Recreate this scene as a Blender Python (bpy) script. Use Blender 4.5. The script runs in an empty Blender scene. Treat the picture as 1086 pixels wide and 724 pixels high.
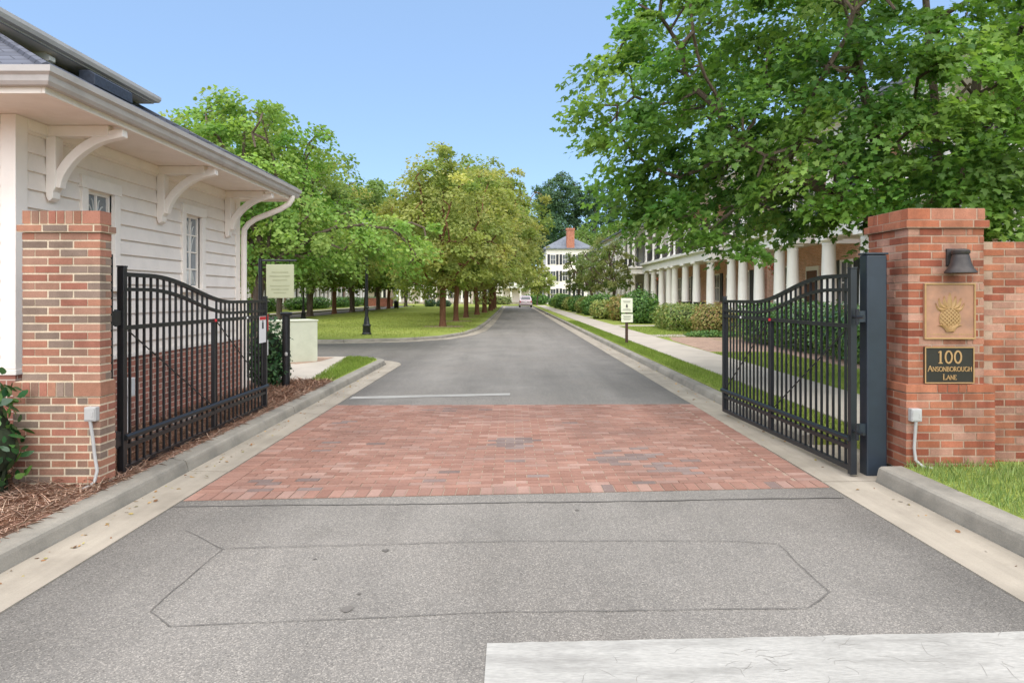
import bpy, math, random
import numpy as np
R = math.radians
SC = bpy.context.scene
COL = SC.collection
PI = math.pi

def lin(r, g, b, k=1.0):
    f = lambda c: (c/12.92 if c <= .04045 else ((c+.055)/1.055)**2.4)
    return (f(r/255)*k, f(g/255)*k, f(b/255)*k)

# ------------------------------------------------------------------ materials
def nd(nt, t, **kw):
    n = nt.nodes.new(t)
    for k, v in kw.items():
        if k in n.inputs: n.inputs[k].default_value = v
        else: setattr(n, k, v)
    return n

ALB = {'asphalt':.68,'concrete':.68,'kerbstone':.68,'sidewalk':.75,'paver':.62,'road_paint':.53,'saw_cut':.98,'worn_paint':.5,'brick':.8,'wornbrick':.72,'pine_straw_ground':1.35,'pine_straw':1.45,'red_mulch':.8}
def mat(name, col=(.5,.5,.5), rough=.7, attr=False, var=.12, vscale=6., stain=None, sscale=1.2, samt=.4, bump=0., bscale=40., bdist=.01,
        metallic=0., spec=.4, speck=None, speckscale=220., speckamt=.5, fine=0., finescale=90., stretch=None):
    m = bpy.data.materials.new(name); m.use_nodes = True
    k = ALB.get(name,1.); sc3 = lambda c: None if c is None else tuple(x*k for x in c)
    col, stain, speck = sc3(col), sc3(stain), sc3(speck)
    nt = m.node_tree; L = nt.links
    bs = nt.nodes['Principled BSDF']
    bs.inputs['Roughness'].default_value = rough
    bs.inputs['Metallic'].default_value = metallic
    bs.inputs['Specular IOR Level'].default_value = spec
    geo = nd(nt, 'ShaderNodeNewGeometry')
    vec = geo.outputs['Position']
    if stretch:
        mp = nd(nt, 'ShaderNodeMapping'); mp.inputs['Scale'].default_value = stretch
        L.new(vec, mp.inputs['Vector']); vec = mp.outputs['Vector']
    if attr:
        a = nd(nt, 'ShaderNodeAttribute', attribute_name='Col'); cur = a.outputs['Color']
        if k!=1:
            vs=nd(nt,'ShaderNodeVectorMath',operation='SCALE'); vs.inputs['Scale'].default_value=k; L.new(cur,vs.inputs[0]); cur=vs.outputs[0]
    else:
        c = nd(nt, 'ShaderNodeRGB'); c.outputs[0].default_value = (*col, 1); cur = c.outputs[0]
    def mulnoise(cur, scale, amt, detail=4):
        n = nd(nt, 'ShaderNodeTexNoise', Scale=scale, Detail=detail, Roughness=.6)
        L.new(vec, n.inputs['Vector'])
        mr = nd(nt, 'ShaderNodeMapRange'); mr.inputs['From Min'].default_value = .25; mr.inputs['From Max'].default_value = .75
        mr.inputs['To Min'].default_value = 1-amt; mr.inputs['To Max'].default_value = 1+amt
        L.new(n.outputs['Fac'], mr.inputs['Value'])
        mx = nd(nt, 'ShaderNodeVectorMath', operation='SCALE')
        L.new(cur, mx.inputs[0]); L.new(mr.outputs[0], mx.inputs['Scale'])
        return mx.outputs[0]
    if var: cur = mulnoise(cur, vscale, var)
    if fine: cur = mulnoise(cur, finescale, fine, 2)
    if stain:
        n = nd(nt, 'ShaderNodeTexNoise', Scale=sscale, Detail=6., Roughness=.62)
        L.new(vec, n.inputs['Vector'])
        mr = nd(nt, 'ShaderNodeMapRange'); mr.inputs['From Min'].default_value = .46; mr.inputs['From Max'].default_value = .72
        mr.inputs['To Max'].default_value = samt
        L.new(n.outputs['Fac'], mr.inputs['Value'])
        mx = nd(nt, 'ShaderNodeMixRGB'); mx.inputs['Color2'].default_value = (*stain, 1)
        L.new(mr.outputs[0], mx.inputs['Fac']); L.new(cur, mx.inputs['Color1']); cur = mx.outputs[0]
    if speck:
        v = nd(nt, 'ShaderNodeTexVoronoi', Scale=speckscale); L.new(vec, v.inputs['Vector'])
        sp = nd(nt, 'ShaderNodeSeparateColor'); L.new(v.outputs['Color'], sp.inputs[0])
        mr = nd(nt, 'ShaderNodeMapRange'); mr.inputs['From Min'].default_value = .62; mr.inputs['From Max'].default_value = .95
        mr.inputs['To Max'].default_value = speckamt
        L.new(sp.outputs[0], mr.inputs['Value'])
        mx = nd(nt, 'ShaderNodeMixRGB'); mx.inputs['Color2'].default_value = (*speck, 1)
        L.new(mr.outputs[0], mx.inputs['Fac']); L.new(cur, mx.inputs['Color1']); cur = mx.outputs[0]
        mr2 = nd(nt, 'ShaderNodeMapRange'); mr2.inputs['From Min'].default_value = .0; mr2.inputs['From Max'].default_value = .3
        mr2.inputs['To Min'].default_value = .62; mr2.inputs['To Max'].default_value = 1.
        L.new(sp.outputs[1], mr2.inputs['Value'])
        mx2 = nd(nt, 'ShaderNodeVectorMath', operation='SCALE'); L.new(cur, mx2.inputs[0]); L.new(mr2.outputs[0], mx2.inputs['Scale']); cur = mx2.outputs[0]
    L.new(cur, bs.inputs['Base Color'])
    if bump:
        n = nd(nt, 'ShaderNodeTexNoise', Scale=bscale, Detail=5., Roughness=.6); L.new(vec, n.inputs['Vector'])
        b = nd(nt, 'ShaderNodeBump', Strength=bump, Distance=bdist); L.new(n.outputs['Fac'], b.inputs['Height'])
        L.new(b.outputs[0], bs.inputs['Normal'])
    return m

def leafmat(name, trans=.4, rough=.45, tint=(1.22,1.22,.68), spec=.35):
    m = bpy.data.materials.new(name); m.use_nodes = True
    nt = m.node_tree; L = nt.links
    bs = nt.nodes['Principled BSDF']; out = nt.nodes['Material Output']
    a = nd(nt, 'ShaderNodeAttribute', attribute_name='Col')
    bs.inputs['Roughness'].default_value = rough; bs.inputs['Specular IOR Level'].default_value = spec
    L.new(a.outputs['Color'], bs.inputs['Base Color'])
    t = nd(nt, 'ShaderNodeBsdfTranslucent')
    mu = nd(nt, 'ShaderNodeVectorMath', operation='MULTIPLY'); mu.inputs[1].default_value = tint
    L.new(a.outputs['Color'], mu.inputs[0]); L.new(mu.outputs[0], t.inputs['Color'])
    mx = nd(nt, 'ShaderNodeMixShader', Fac=trans)
    L.new(bs.outputs[0], mx.inputs[1]); L.new(t.outputs[0], mx.inputs[2]); L.new(mx.outputs[0], out.inputs['Surface'])
    return m

def brickmat(name, c1, c2, mortar, axis='x', bw=.203, bh=.0677, ms=.011):
    m = bpy.data.materials.new(name); m.use_nodes = True
    nt = m.node_tree; L = nt.links; bs = nt.nodes['Principled BSDF']; bs.inputs['Roughness'].default_value = .85
    geo = nd(nt, 'ShaderNodeNewGeometry'); sep = nd(nt, 'ShaderNodeSeparateXYZ'); L.new(geo.outputs['Position'], sep.inputs[0])
    add = nd(nt, 'ShaderNodeMath', operation='ADD'); L.new(sep.outputs[0], add.inputs[0]); L.new(sep.outputs[1], add.inputs[1])
    cb = nd(nt, 'ShaderNodeCombineXYZ'); L.new(add.outputs[0], cb.inputs[0]); L.new(sep.outputs[2], cb.inputs[1])
    bt = nd(nt, 'ShaderNodeTexBrick'); bt.inputs['Scale'].default_value = 1.; bt.inputs['Brick Width'].default_value = bw
    bt.inputs['Row Height'].default_value = bh; bt.inputs['Mortar Size'].default_value = ms*.5
    bt.inputs['Color1'].default_value = (*c1,1); bt.inputs['Color2'].default_value = (*c2,1); bt.inputs['Mortar'].default_value = (*mortar,1)
    L.new(cb.outputs[0], bt.inputs['Vector'])
    n = nd(nt, 'ShaderNodeTexNoise', Scale=3., Detail=5.); L.new(geo.outputs['Position'], n.inputs['Vector'])
    mr = nd(nt, 'ShaderNodeMapRange'); mr.inputs['To Min'].default_value = .65; mr.inputs['To Max'].default_value = 1.35
    L.new(n.outputs['Fac'], mr.inputs['Value'])
    mx = nd(nt, 'ShaderNodeVectorMath', operation='SCALE'); L.new(bt.outputs['Color'], mx.inputs[0]); L.new(mr.outputs[0], mx.inputs['Scale'])
    L.new(mx.outputs[0], bs.inputs['Base Color'])
    b = nd(nt, 'ShaderNodeBump', Strength=.6, Distance=.006); b.invert = True
    L.new(bt.outputs['Fac'], b.inputs['Height']); L.new(b.outputs[0], bs.inputs['Normal'])
    return m

def shinglemat(name, c1, c2):
    m = brickmat(name, c1, c2, tuple(.35*x for x in c1), bw=.3, bh=.09, ms=.012)
    return m

M = {}
M['asphalt'] = mat('asphalt', lin(152,146,138), .9, var=.09, vscale=1.3, fine=.14, finescale=90, stain=lin(130,122,113), sscale=.45, samt=.6,
                   speck=lin(222,212,198), speckscale=165, speckamt=.52, bump=.5, bscale=130, bdist=.006, spec=.25)
def add_layer(m,scale,vec,lo,hi,detail=4.):
    nt=m.node_tree;L=nt.links;bs=nt.nodes['Principled BSDF'];src=bs.inputs['Base Color'].links[0].from_socket
    g=nd(nt,'ShaderNodeNewGeometry');mp=nd(nt,'ShaderNodeMapping');mp.inputs['Scale'].default_value=vec;L.new(g.outputs['Position'],mp.inputs['Vector'])
    n=nd(nt,'ShaderNodeTexNoise',Scale=scale,Detail=detail,Roughness=.6);L.new(mp.outputs[0],n.inputs['Vector'])
    mr=nd(nt,'ShaderNodeMapRange');mr.inputs['From Min'].default_value=.3;mr.inputs['From Max'].default_value=.7;mr.inputs['To Min'].default_value=lo;mr.inputs['To Max'].default_value=hi;L.new(n.outputs['Fac'],mr.inputs['Value'])
    v=nd(nt,'ShaderNodeVectorMath',operation='SCALE');L.new(src,v.inputs[0]);L.new(mr.outputs[0],v.inputs['Scale']);L.new(v.outputs[0],bs.inputs['Base Color'])
def edge_dirt(m,x0,half,lo):
    # grime that gathers along both edges of the carriageway
    nt=m.node_tree;L=nt.links;bs=nt.nodes['Principled BSDF'];src=bs.inputs['Base Color'].links[0].from_socket
    g=nd(nt,'ShaderNodeNewGeometry');sp=nd(nt,'ShaderNodeSeparateXYZ');L.new(g.outputs['Position'],sp.inputs[0])
    a=nd(nt,'ShaderNodeMath',operation='SUBTRACT');a.inputs[1].default_value=x0;L.new(sp.outputs[0],a.inputs[0])
    b=nd(nt,'ShaderNodeMath',operation='ABSOLUTE');L.new(a.outputs[0],b.inputs[0])
    n=nd(nt,'ShaderNodeTexNoise',Scale=1.3,Detail=5.);L.new(g.outputs['Position'],n.inputs['Vector'])
    c=nd(nt,'ShaderNodeMath',operation='MULTIPLY_ADD');c.inputs[1].default_value=1.6;L.new(n.outputs['Fac'],c.inputs[0]);L.new(b.outputs[0],c.inputs[2])
    mr=nd(nt,'ShaderNodeMapRange');mr.interpolation_type='SMOOTHSTEP';mr.inputs['From Min'].default_value=half-.1;mr.inputs['From Max'].default_value=half+1.1;mr.inputs['To Min'].default_value=1.;mr.inputs['To Max'].default_value=lo;L.new(c.outputs[0],mr.inputs['Value'])
    v=nd(nt,'ShaderNodeVectorMath',operation='SCALE');L.new(src,v.inputs[0]);L.new(mr.outputs[0],v.inputs['Scale']);L.new(v.outputs[0],bs.inputs['Base Color'])
edge_dirt(M['asphalt'],.04,2.5,.70)
add_layer(M['asphalt'],1.,(1.5,.12,1),.86,1.12); add_layer(M['asphalt'],.9,(1,1,1),.86,1.1,6.)
M['concrete'] = mat('concrete', lin(196,184,166), .9, var=.09, vscale=2.2, fine=.07, finescale=120, stain=lin(140,130,115), sscale=1.6, samt=.45, bump=.25, bscale=160, bdist=.004, spec=.2)
M['kerbstone'] = mat('kerbstone', lin(180,172,158), .9, var=.12, vscale=2.6, fine=.10, finescale=90, stain=lin(128,125,116), sscale=2.4, samt=.6, bump=.4, bscale=110, bdist=.006, spec=.2)
M['sidewalk'] = mat('sidewalk', lin(212,200,184), .9, var=.06, vscale=1.5, fine=.06, finescale=100, stain=lin(165,156,142), sscale=.9, samt=.4, bump=.2, bscale=150, bdist=.003, spec=.2)
M['paver'] = mat('paver', attr=True, rough=.88, var=.14, vscale=1.6, fine=.14, finescale=70, stain=lin(150,122,112), sscale=.7, samt=.45, bump=.4, bscale=160, bdist=.004, spec=.25)
add_layer(M['paver'],1.,(1.3,.15,1),.88,1.1)
M['brick'] = mat('brick', attr=True, rough=.9, var=.14, vscale=9, fine=.16, finescale=110, bump=.5, bscale=180, bdist=.004, spec=.15)
M['wornbrick'] = mat('wornbrick', attr=True, rough=.9, var=.16, vscale=7, fine=.16, finescale=110, stain=lin(120,86,72), sscale=2.6, samt=.55, bump=.6, bscale=170, bdist=.005, spec=.15)
M['paint'] = mat('road_paint', lin(226,221,211), .75, var=.06, vscale=3, stain=lin(160,155,147), sscale=3.4, samt=.7, fine=.18, finescale=75, stretch=(.35,1.7,1), bump=.35, bscale=120, bdist=.004)
M['sawcut'] = mat('saw_cut', lin(106,101,95), .95, var=.25, vscale=5)
M['paintcrack'] = mat('worn_paint', lin(190,185,176), .9)
M['vent'] = mat('dark_roof_vent', lin(58,64,76), .7, var=.4, vscale=30)
M['iron'] = mat('black_iron', (.012,.012,.013), .38, var=.2, vscale=14, spec=.5)
M['irongate'] = mat('blueblack_gate_iron', (.013,.0155,.019), .4, var=.18, vscale=6, spec=.5)
M['ironblue'] = mat('blueblack_iron', (.021,.030,.042), .36, var=.18, vscale=6, spec=.5)
M['white'] = mat('white_paint', lin(236,226,216), .55, var=.035, vscale=2.5, stain=lin(205,196,186), sscale=3.5, samt=.3, fine=.02, bump=.06, bscale=60)
M['trimwhite'] = mat('trim_white', lin(240,231,221), .5, var=.03, vscale=3, stain=lin(212,203,192), sscale=5, samt=.25)
M['colwhite'] = mat('column_white', lin(238,233,225), .55, var=.03, vscale=2, stain=lin(214,204,192), sscale=1.5, samt=.3)
M['gutter'] = mat('gutter_metal', lin(186,180,175), .42, var=.06, vscale=4, stain=lin(140,134,128), sscale=3, samt=.35, spec=.5)
M['soffit'] = mat('soffit_paint', lin(236,226,214), .6, var=.04, vscale=3, stain=lin(208,192,175), sscale=4, samt=.3)
M['shingle'] = shinglemat('roof_shingle', lin(100,102,112), lin(80,82,92))
M['greyroof'] = shinglemat('grey_roof', lin(128,132,140), lin(110,114,122))
M['glass'] = mat('window_glass', (.03,.035,.04), .06, var=.3, vscale=2, spec=.9)
M['darkglass'] = mat('dark_glass', (.06,.065,.07), .12, var=.3, vscale=.9, spec=.7)
M['palepane'] = mat('leaded_glass', lin(128,134,138), .12, var=.3, vscale=4, spec=.6)
M['curtain'] = mat('curtain', lin(205,205,200), .8, var=.12, vscale=10)
M['shutter'] = mat('shutter_black', (.018,.02,.024), .5, var=.2)
M['bronze'] = mat('bronze_plate', lin(170,126,100), .5, var=.16, vscale=9, stain=lin(128,104,92), sscale=6, samt=.6, metallic=.15, spec=.5)
M['bronzegold'] = mat('bronze_relief', lin(172,138,92), .6, var=.10, vscale=30, metallic=.15, spec=.5)
M['plaqueblack'] = mat('plaque_black', (.022,.02,.014), .5, var=.2)
M['lampbronze'] = mat('lamp_bronze', (.055,.047,.043), .5, var=.25, vscale=20, metallic=.3)
M['pvc'] = mat('grey_plastic', lin(170,168,164), .55, var=.08, vscale=20)
M['pvcwhite'] = mat('white_plastic', lin(222,222,220), .5, var=.05)
M['red'] = mat('red_plastic', lin(190,40,48), .4, var=.1)
M['green_wall'] = mat('pale_green_stucco', lin(206,208,186), .75, var=.05, vscale=3, stain=lin(172,176,150), sscale=2, samt=.4)
M['signgreen'] = mat('pale_green_sign', lin(180,182,150), .6, var=.05, vscale=3)
M['signtext'] = mat('sign_dark_marks', lin(162,164,132), .6)
M['signcream'] = mat('cream_sign', lin(236,236,212), .6, var=.03)
M['signgrey'] = mat('sign_grey_marks', lin(150,150,135), .6)
M['signblack'] = mat('sign_black_marks', (.02,.02,.02), .6)
add_layer(M['wornbrick'],1.,(5,5,.8),.72,1.15); add_layer(M['brick'],1.,(4,4,.8),.85,1.1); add_layer(M['kerbstone'],1.,(3,.5,6),.8,1.1); add_layer(M['concrete'],1.,(6,.4,1),.84,1.1)
M['mulch'] = mat('pine_straw_ground', lin(150,116,98), .95, var=.3, vscale=5, fine=.4, finescale=45, stain=lin(96,66,52), sscale=3, samt=.6, bump=1., bscale=40, bdist=.03)
M['needles'] = mat('pine_straw', attr=True, rough=.85, var=.1)
M['soil'] = mat('red_mulch', lin(190,158,136), .95, var=.25, vscale=4, fine=.35, finescale=30, bump=1., bscale=30, bdist=.03)
M['lawn'] = mat('lawn_grass', lin(142,154,74), .95, var=.14, vscale=.55, fine=.26, finescale=24, stain=lin(164,164,92), sscale=.35, samt=.6, bump=1., bscale=30, bdist=.04, spec=.1)
M['farground'] = mat('distant_ground', lin(92,104,56), .95, var=.2, vscale=.05, spec=.1)
M['grassblade'] = leafmat('grass_blades', .3, .6, (1.2,1.2,.6), .15)
M['leaf'] = leafmat('maple_leaves', .5, .42)
M['farleaf'] = leafmat('tree_leaves', .48, .6, spec=.2)
M['gloss'] = leafmat('glossy_leaves', .15, .25, spec=.6)
M['bush'] = leafmat('shrub_leaves', .25, .5, spec=.3)
M['bark'] = mat('bark', lin(112,98,86), .95, var=.3, vscale=8, fine=.3, finescale=40, stain=lin(70,60,52), sscale=5, samt=.6, bump=1., bscale=22, bdist=.03, spec=.1, stretch=(1,1,.25))
M['redbark'] = mat('brown_bark', lin(118,84,64), .95, var=.3, vscale=5, fine=.3, finescale=30, bump=1., bscale=22, bdist=.03, spec=.1, stretch=(1,1,.25))
M['innerbush'] = mat('shrub_twigs_and_core', (.018,.026,.010), .95, var=.4, vscale=20)  # for the twigs and the added solid core within the leaf mass
M['basebrick'] = brickmat('house_base_brick', lin(172,112,94), lin(140,94,80), lin(205,185,168), ms=.012)
M['housebrick'] = brickmat('porch_brick', lin(214,164,140), lin(198,144,120), lin(216,196,180))
M['tanstucco'] = mat('tan_stucco', lin(222,194,174), .85, var=.06, vscale=2)
M['greysiding'] = mat('grey_siding', lin(170,166,158), .7, var=.05, stretch=(1,1,8))
M['chimbrick'] = brickmat('chimney_brick', lin(176,104,76), lin(150,84,62), lin(180,150,132))
M['brownwood'] = mat('dark_brown_wood', lin(74,54,44), .7, var=.2)
M['doorwood'] = mat('door_wood', lin(96,52,36), .5, var=.2)
M['carpaint'] = mat('car_paint', lin(205,188,192), .25, var=.02, spec=.6, metallic=.3)
M['tyre'] = mat('tyre_rubber', (.015,.015,.015), .8)
M['rim'] = mat('wheel_rim', (.4,.4,.42), .35, metallic=.8)
M['redlight'] = mat('tail_light_red', (.45,.02,.02), .2, spec=.6)
M['plate'] = mat('number_plate', lin(225,225,220), .5)
M['flower'] = mat('hanging_flowers', lin(196,70,52), .8, var=.3, vscale=30)

# ------------------------------------------------------------------ mesh builder
class MB:
    def __init__(s): s.v=[]; s.f=[]; s.c=[]; s.cur=None
    def face(s, idx): s.f.append(tuple(idx)); s.c.append(s.cur)
    def quad(s, *p):
        i=len(s.v); s.v += [tuple(q) for q in p]; s.face(range(i,i+len(p)))
    def box(s,x0,x1,y0,y1,z0,z1):
        i=len(s.v)
        s.v += [(x0,y0,z0),(x1,y0,z0),(x1,y1,z0),(x0,y1,z0),(x0,y0,z1),(x1,y0,z1),(x1,y1,z1),(x0,y1,z1)]
        for q in ((3,2,1,0),(4,5,6,7),(0,1,5,4),(1,2,6,5),(2,3,7,6),(3,0,4,7)): s.face([i+k for k in q])
    def hexa(s, pts):
        i=len(s.v); s.v += [tuple(p) for p in pts]
        for q in ((3,2,1,0),(4,5,6,7),(0,1,5,4),(1,2,6,5),(2,3,7,6),(3,0,4,7)): s.face([i+k for k in q])
    def prism(s, poly, axis, a0, a1):
        # poly: list of 2D points; axis x: (y,z), y: (x,z), z: (x,y)
        def m(p,a):
            return {'x':(a,p[0],p[1]),'y':(p[0],a,p[1]),'z':(p[0],p[1],a)}[axis]
        n=len(poly); i=len(s.v)
        s.v += [m(p,a0) for p in poly]+[m(p,a1) for p in poly]
        s.face([i+k for k in range(n)][::-1]); s.face([i+n+k for k in range(n)])
        for k in range(n): s.face((i+k, i+(k+1)%n, i+n+(k+1)%n, i+n+k))
    def tube(s, pts, r, n=8, caps=True):
        pts=[np.array(p,float) for p in pts]; m=len(pts)
        rr = r if hasattr(r,'__len__') else [r]*m
        i0=len(s.v); up=None
        for k in range(m):
            d = pts[min(k+1,m-1)]-pts[max(k-1,0)]; d/= (np.linalg.norm(d)+1e-12)
            if up is None:
                a = np.array((0,0,1.)) if abs(d[2])<.9 else np.array((1.,0,0))
            else: a = up
            u = a-d*np.dot(a,d); u/= (np.linalg.norm(u)+1e-12); up=u; w=np.cross(d,u)
            for j in range(n):
                t=2*PI*j/n; s.v.append(tuple(pts[k]+rr[k]*(math.cos(t)*u+math.sin(t)*w)))
        for k in range(m-1):
            for j in range(n):
                a=i0+k*n+j; b=i0+k*n+(j+1)%n; s.face((a,b,b+n,a+n))
        if caps:
            s.face([i0+j for j in range(n)][::-1]); s.face([i0+(m-1)*n+j for j in range(n)])
    def bar(s, pts, w, h, up=(0,0,1)):
        # rectangular section bar along a polyline (w sideways, h along up)
        pts=[np.array(p,float) for p in pts]; m=len(pts); i0=len(s.v); up=np.array(up,float)
        for k in range(m):
            d = pts[min(k+1,m-1)]-pts[max(k-1,0)]; d/=np.linalg.norm(d)
            sd=np.cross(d,up); sd/=np.linalg.norm(sd); u=np.cross(sd,d)
            for a,b in ((-1,-1),(1,-1),(1,1),(-1,1)): s.v.append(tuple(pts[k]+sd*a*w/2+u*b*h/2))
        for k in range(m-1):
            for j in range(4):
                a=i0+k*4+j; b=i0+k*4+(j+1)%4; s.face((a,b,b+4,a+4))
        s.face([i0+j for j in range(4)][::-1]); s.face([i0+(m-1)*4+j for j in range(4)])
    def lathe(s, prof, c, n=16):
        i0=len(s.v)
        for r,z in prof:
            for j in range(n):
                t=2*PI*j/n; s.v.append((c[0]+r*math.cos(t),c[1]+r*math.sin(t),c[2]+z))
        for k in range(len(prof)-1):
            for j in range(n):
                a=i0+k*n+j; b=i0+k*n+(j+1)%n; s.face((a,b,b+n,a+n))
        s.face([i0+j for j in range(n)][::-1]); s.face([i0+(len(prof)-1)*n+j for j in range(n)])
    def sweep(s, path, prof, close=False):
        # path: xy polyline; prof: (offset to the left of travel, z)
        P=[np.array(p,float) for p in path]; m=len(P); k=len(prof); i0=len(s.v)
        for i in range(m):
            d1=P[i]-P[i-1] if i>0 else P[1]-P[0]; d2=P[i+1]-P[i] if i<m-1 else P[-1]-P[-2]
            d1=d1/np.linalg.norm(d1); d2=d2/np.linalg.norm(d2)
            n1=np.array((-d1[1],d1[0])); n2=np.array((-d2[1],d2[0])); n=n1+n2; n/=np.linalg.norm(n); n/=max(.5,float(np.dot(n,n1)))
            for o,z in prof: q=P[i]+n*o; s.v.append((q[0],q[1],z))
        for i in range(m-1):
            for j in range(k if close else k-1):
                a=i0+i*k+j; b=i0+i*k+(j+1)%k; s.face((a,b,b+k,a+k))
        if close:
            s.face([i0+j for j in range(k)][::-1]); s.face([i0+(m-1)*k+j for j in range(k)])
    def build(s, name, material, parent=None, smooth=False, bevel=0., seg=2, origin=None):
        o0=np.zeros(3)
        if parent is not None:
            p=parent
            while p is not None: o0+=np.array(p.location); p=p.parent
        elif origin is not None: o0=np.array(origin,float)
        me=bpy.data.meshes.new(name)
        V=np.array(s.v,float)-o0
        me.from_pydata(V.tolist(),[],s.f); me.update()
        if s.c and s.c[0] is not None:
            at=me.attributes.new('Col','FLOAT_COLOR','CORNER')
            cnt=[len(f) for f in s.f]
            arr=np.repeat(np.array([(*c,1.) for c in s.c],np.float32),cnt,axis=0)
            at.data.foreach_set('color',arr.ravel())
        import bmesh
        bm=bmesh.new(); bm.from_mesh(me); bmesh.ops.recalc_face_normals(bm,faces=bm.faces); bm.to_mesh(me); bm.free()
        o=bpy.data.objects.new(name,me); COL.objects.link(o)
        if material is not None: me.materials.append(material)
        if parent is not None: o.parent=parent
        elif origin is not None: o.location=origin
        if smooth:
            for p in me.polygons: p.use_smooth=True
            try: me.set_sharp_from_angle(angle=R(40))
            except Exception: pass
        if bevel:
            b=o.modifiers.new('bevel','BEVEL'); b.width=bevel; b.segments=seg; b.limit_method='ANGLE'; b.angle_limit=R(35); b.harden_normals=False
        return o

def thing(name, label, cat, loc=(0,0,0), group=None):
    o=bpy.data.objects.new(name,None); COL.objects.link(o); o.location=loc; o.empty_display_size=.2
    return tag(o,label,cat,group)
def tag(o,label,cat,group=None,kind=None):
    if label: o['label']=label
    if cat: o['category']=cat
    if group: o['group']=group
    if kind: o['kind']=kind
    return o
def struct(o): o['kind']='structure'; return o
def stuff(o,label,cat): o['kind']='stuff'; o['label']=label; o['category']=cat; return o
def copy_tree(o, parent=None):
    c=o.copy(); COL.objects.link(c); c.parent=parent
    for ch in list(o.children): copy_tree(ch,c)
    return c

# ------------------------------------------------------------------ leaf clouds
LEAF5=np.array([(0,0,0),(.10,.06,0),(.42,-.02,-.05),(.34,.22,-.01),(.56,.46,-.08),(.26,.52,0),(.20,.74,-.02),(0,1.0,-.10),(-.20,.74,-.02),(-.26,.52,0),(-.56,.46,-.08),(-.34,.22,-.01),(-.42,-.02,-.05),(-.10,.06,0)],float)
LEAFOV=np.array([(0,0,0),(.2,.2,.03),(.26,.5,.04),(.14,.82,.0),(0,1.,-.06),(-.14,.82,.0),(-.26,.5,.04),(-.2,.2,.03)],float)
LEAFQ=np.array([(0,0,0),(.36,.32,-.04),(.26,.78,-.06),(0,1.,-.12),(-.30,.74,-.06),(-.38,.28,-.04)],float)
BLADE=np.array([(-.035,0,0),(.035,0,0),(.02,.6,.06),(0,1.,.2),(-.02,.6,.06)],float)

def cloud_mesh(name, tmpl, P, N, size, cols, rng, spin=None, up=None):
    """P positions, N leaf normals, up: direction of the leaf's length"""
    n=len(P); k=len(tmpl)
    N=N/np.linalg.norm(N,axis=1,keepdims=True)
    a=rng.normal(size=(n,3)) if up is None else up
    T=a-N*np.sum(a*N,axis=1,keepdims=True); T/=np.linalg.norm(T,axis=1,keepdims=True)+1e-9
    B=np.cross(T,N)
    s=size[:,None,None] if hasattr(size,'__len__') else size
    V=(P[:,None,:]+s*(tmpl[None,:,0:1]*B[:,None,:]+tmpl[None,:,1:2]*T[:,None,:]+tmpl[None,:,2:3]*N[:,None,:])).reshape(-1,3)
    me=bpy.data.meshes.new(name)
    me.vertices.add(n*k); me.vertices.foreach_set('co',V.astype(np.float32).ravel())
    me.loops.add(n*k); me.loops.foreach_set('vertex_index',np.arange(n*k,dtype=np.int32))
    me.polygons.add(n); me.polygons.foreach_set('loop_start',np.arange(0,n*k,k,dtype=np.int32))
    try: me.polygons.foreach_set('loop_total',np.full(n,k,dtype=np.int32))
    except Exception: pass
    me.update(calc_edges=True)
    at=me.attributes.new('Col','FLOAT_COLOR','CORNER')
    arr=np.repeat(np.concatenate([cols,np.ones((n,1))],axis=1).astype(np.float32),k,axis=0)
    at.data.foreach_set('color',arr.ravel())
    return me

def palette_cols(pal, n, rng, jit=.18):
    pal=np.array(pal); w=rng.random((n,1)); i=rng.integers(0,len(pal),n); j=rng.integers(0,len(pal),n)
    c=pal[i]*w+pal[j]*(1-w)
    return c*(1+rng.normal(0,jit,(n,1)))

def add_mesh(name, me, material, parent=None, loc=None):
    o=bpy.data.objects.new(name,me); COL.objects.link(o)
    if not me.materials: me.materials.append(material)
    if parent is not None: o.parent=parent
    if loc is not None: o.location=loc
    return o
# ------------------------------------------------------------------ trees
def grow(rng, stems, attr, step, kill=None, iters=70, tip=.012, power=2.4, lift=.12):
    """space-colonising limbs: stems = list of polylines (first is the trunk), attr = clump centres"""
    kill=kill or step*1.3
    pos=[]; par=[]
    for st in stems:
        base = None
        if pos:
            d=np.linalg.norm(np.array(pos)-np.array(st[0]),axis=1); base=int(d.argmin())
        for i,p in enumerate(st):
            if i==0 and base is not None: prev=base; continue
            par.append(-1 if not pos else (prev)); pos.append(np.array(p,float)); prev=len(pos)-1
    left=attr.copy()
    for _ in range(iters):
        if len(left)==0: break
        PN=np.array(pos)
        d=np.linalg.norm(left[:,None,:]-PN[None,:,:],axis=2)
        d[:,0]+=100 if len(pos)>3 else 0
        near=d.argmin(1); dist=d.min(1)
        keep=dist>kill
        acc={}
        for a,nn in zip(left[keep],near[keep]): acc.setdefault(int(nn),[]).append(a)
        left=left[keep]
        if not acc: break
        for nn,aa in acc.items():
            v=np.mean([ (a-pos[nn])/np.linalg.norm(a-pos[nn]) for a in aa],axis=0)+rng.normal(0,.13,3); v[2]+=lift
            v/=np.linalg.norm(v)+1e-9
            pos.append(pos[nn]+v*step); par.append(nn)
    n=len(pos); acc=np.zeros(n); 
    for i in range(n-1,-1,-1):
        if acc[i]==0: acc[i]=tip**power
        if par[i]>=0: acc[par[i]]+=acc[i]
    return pos,par,acc**(1/power)

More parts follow.
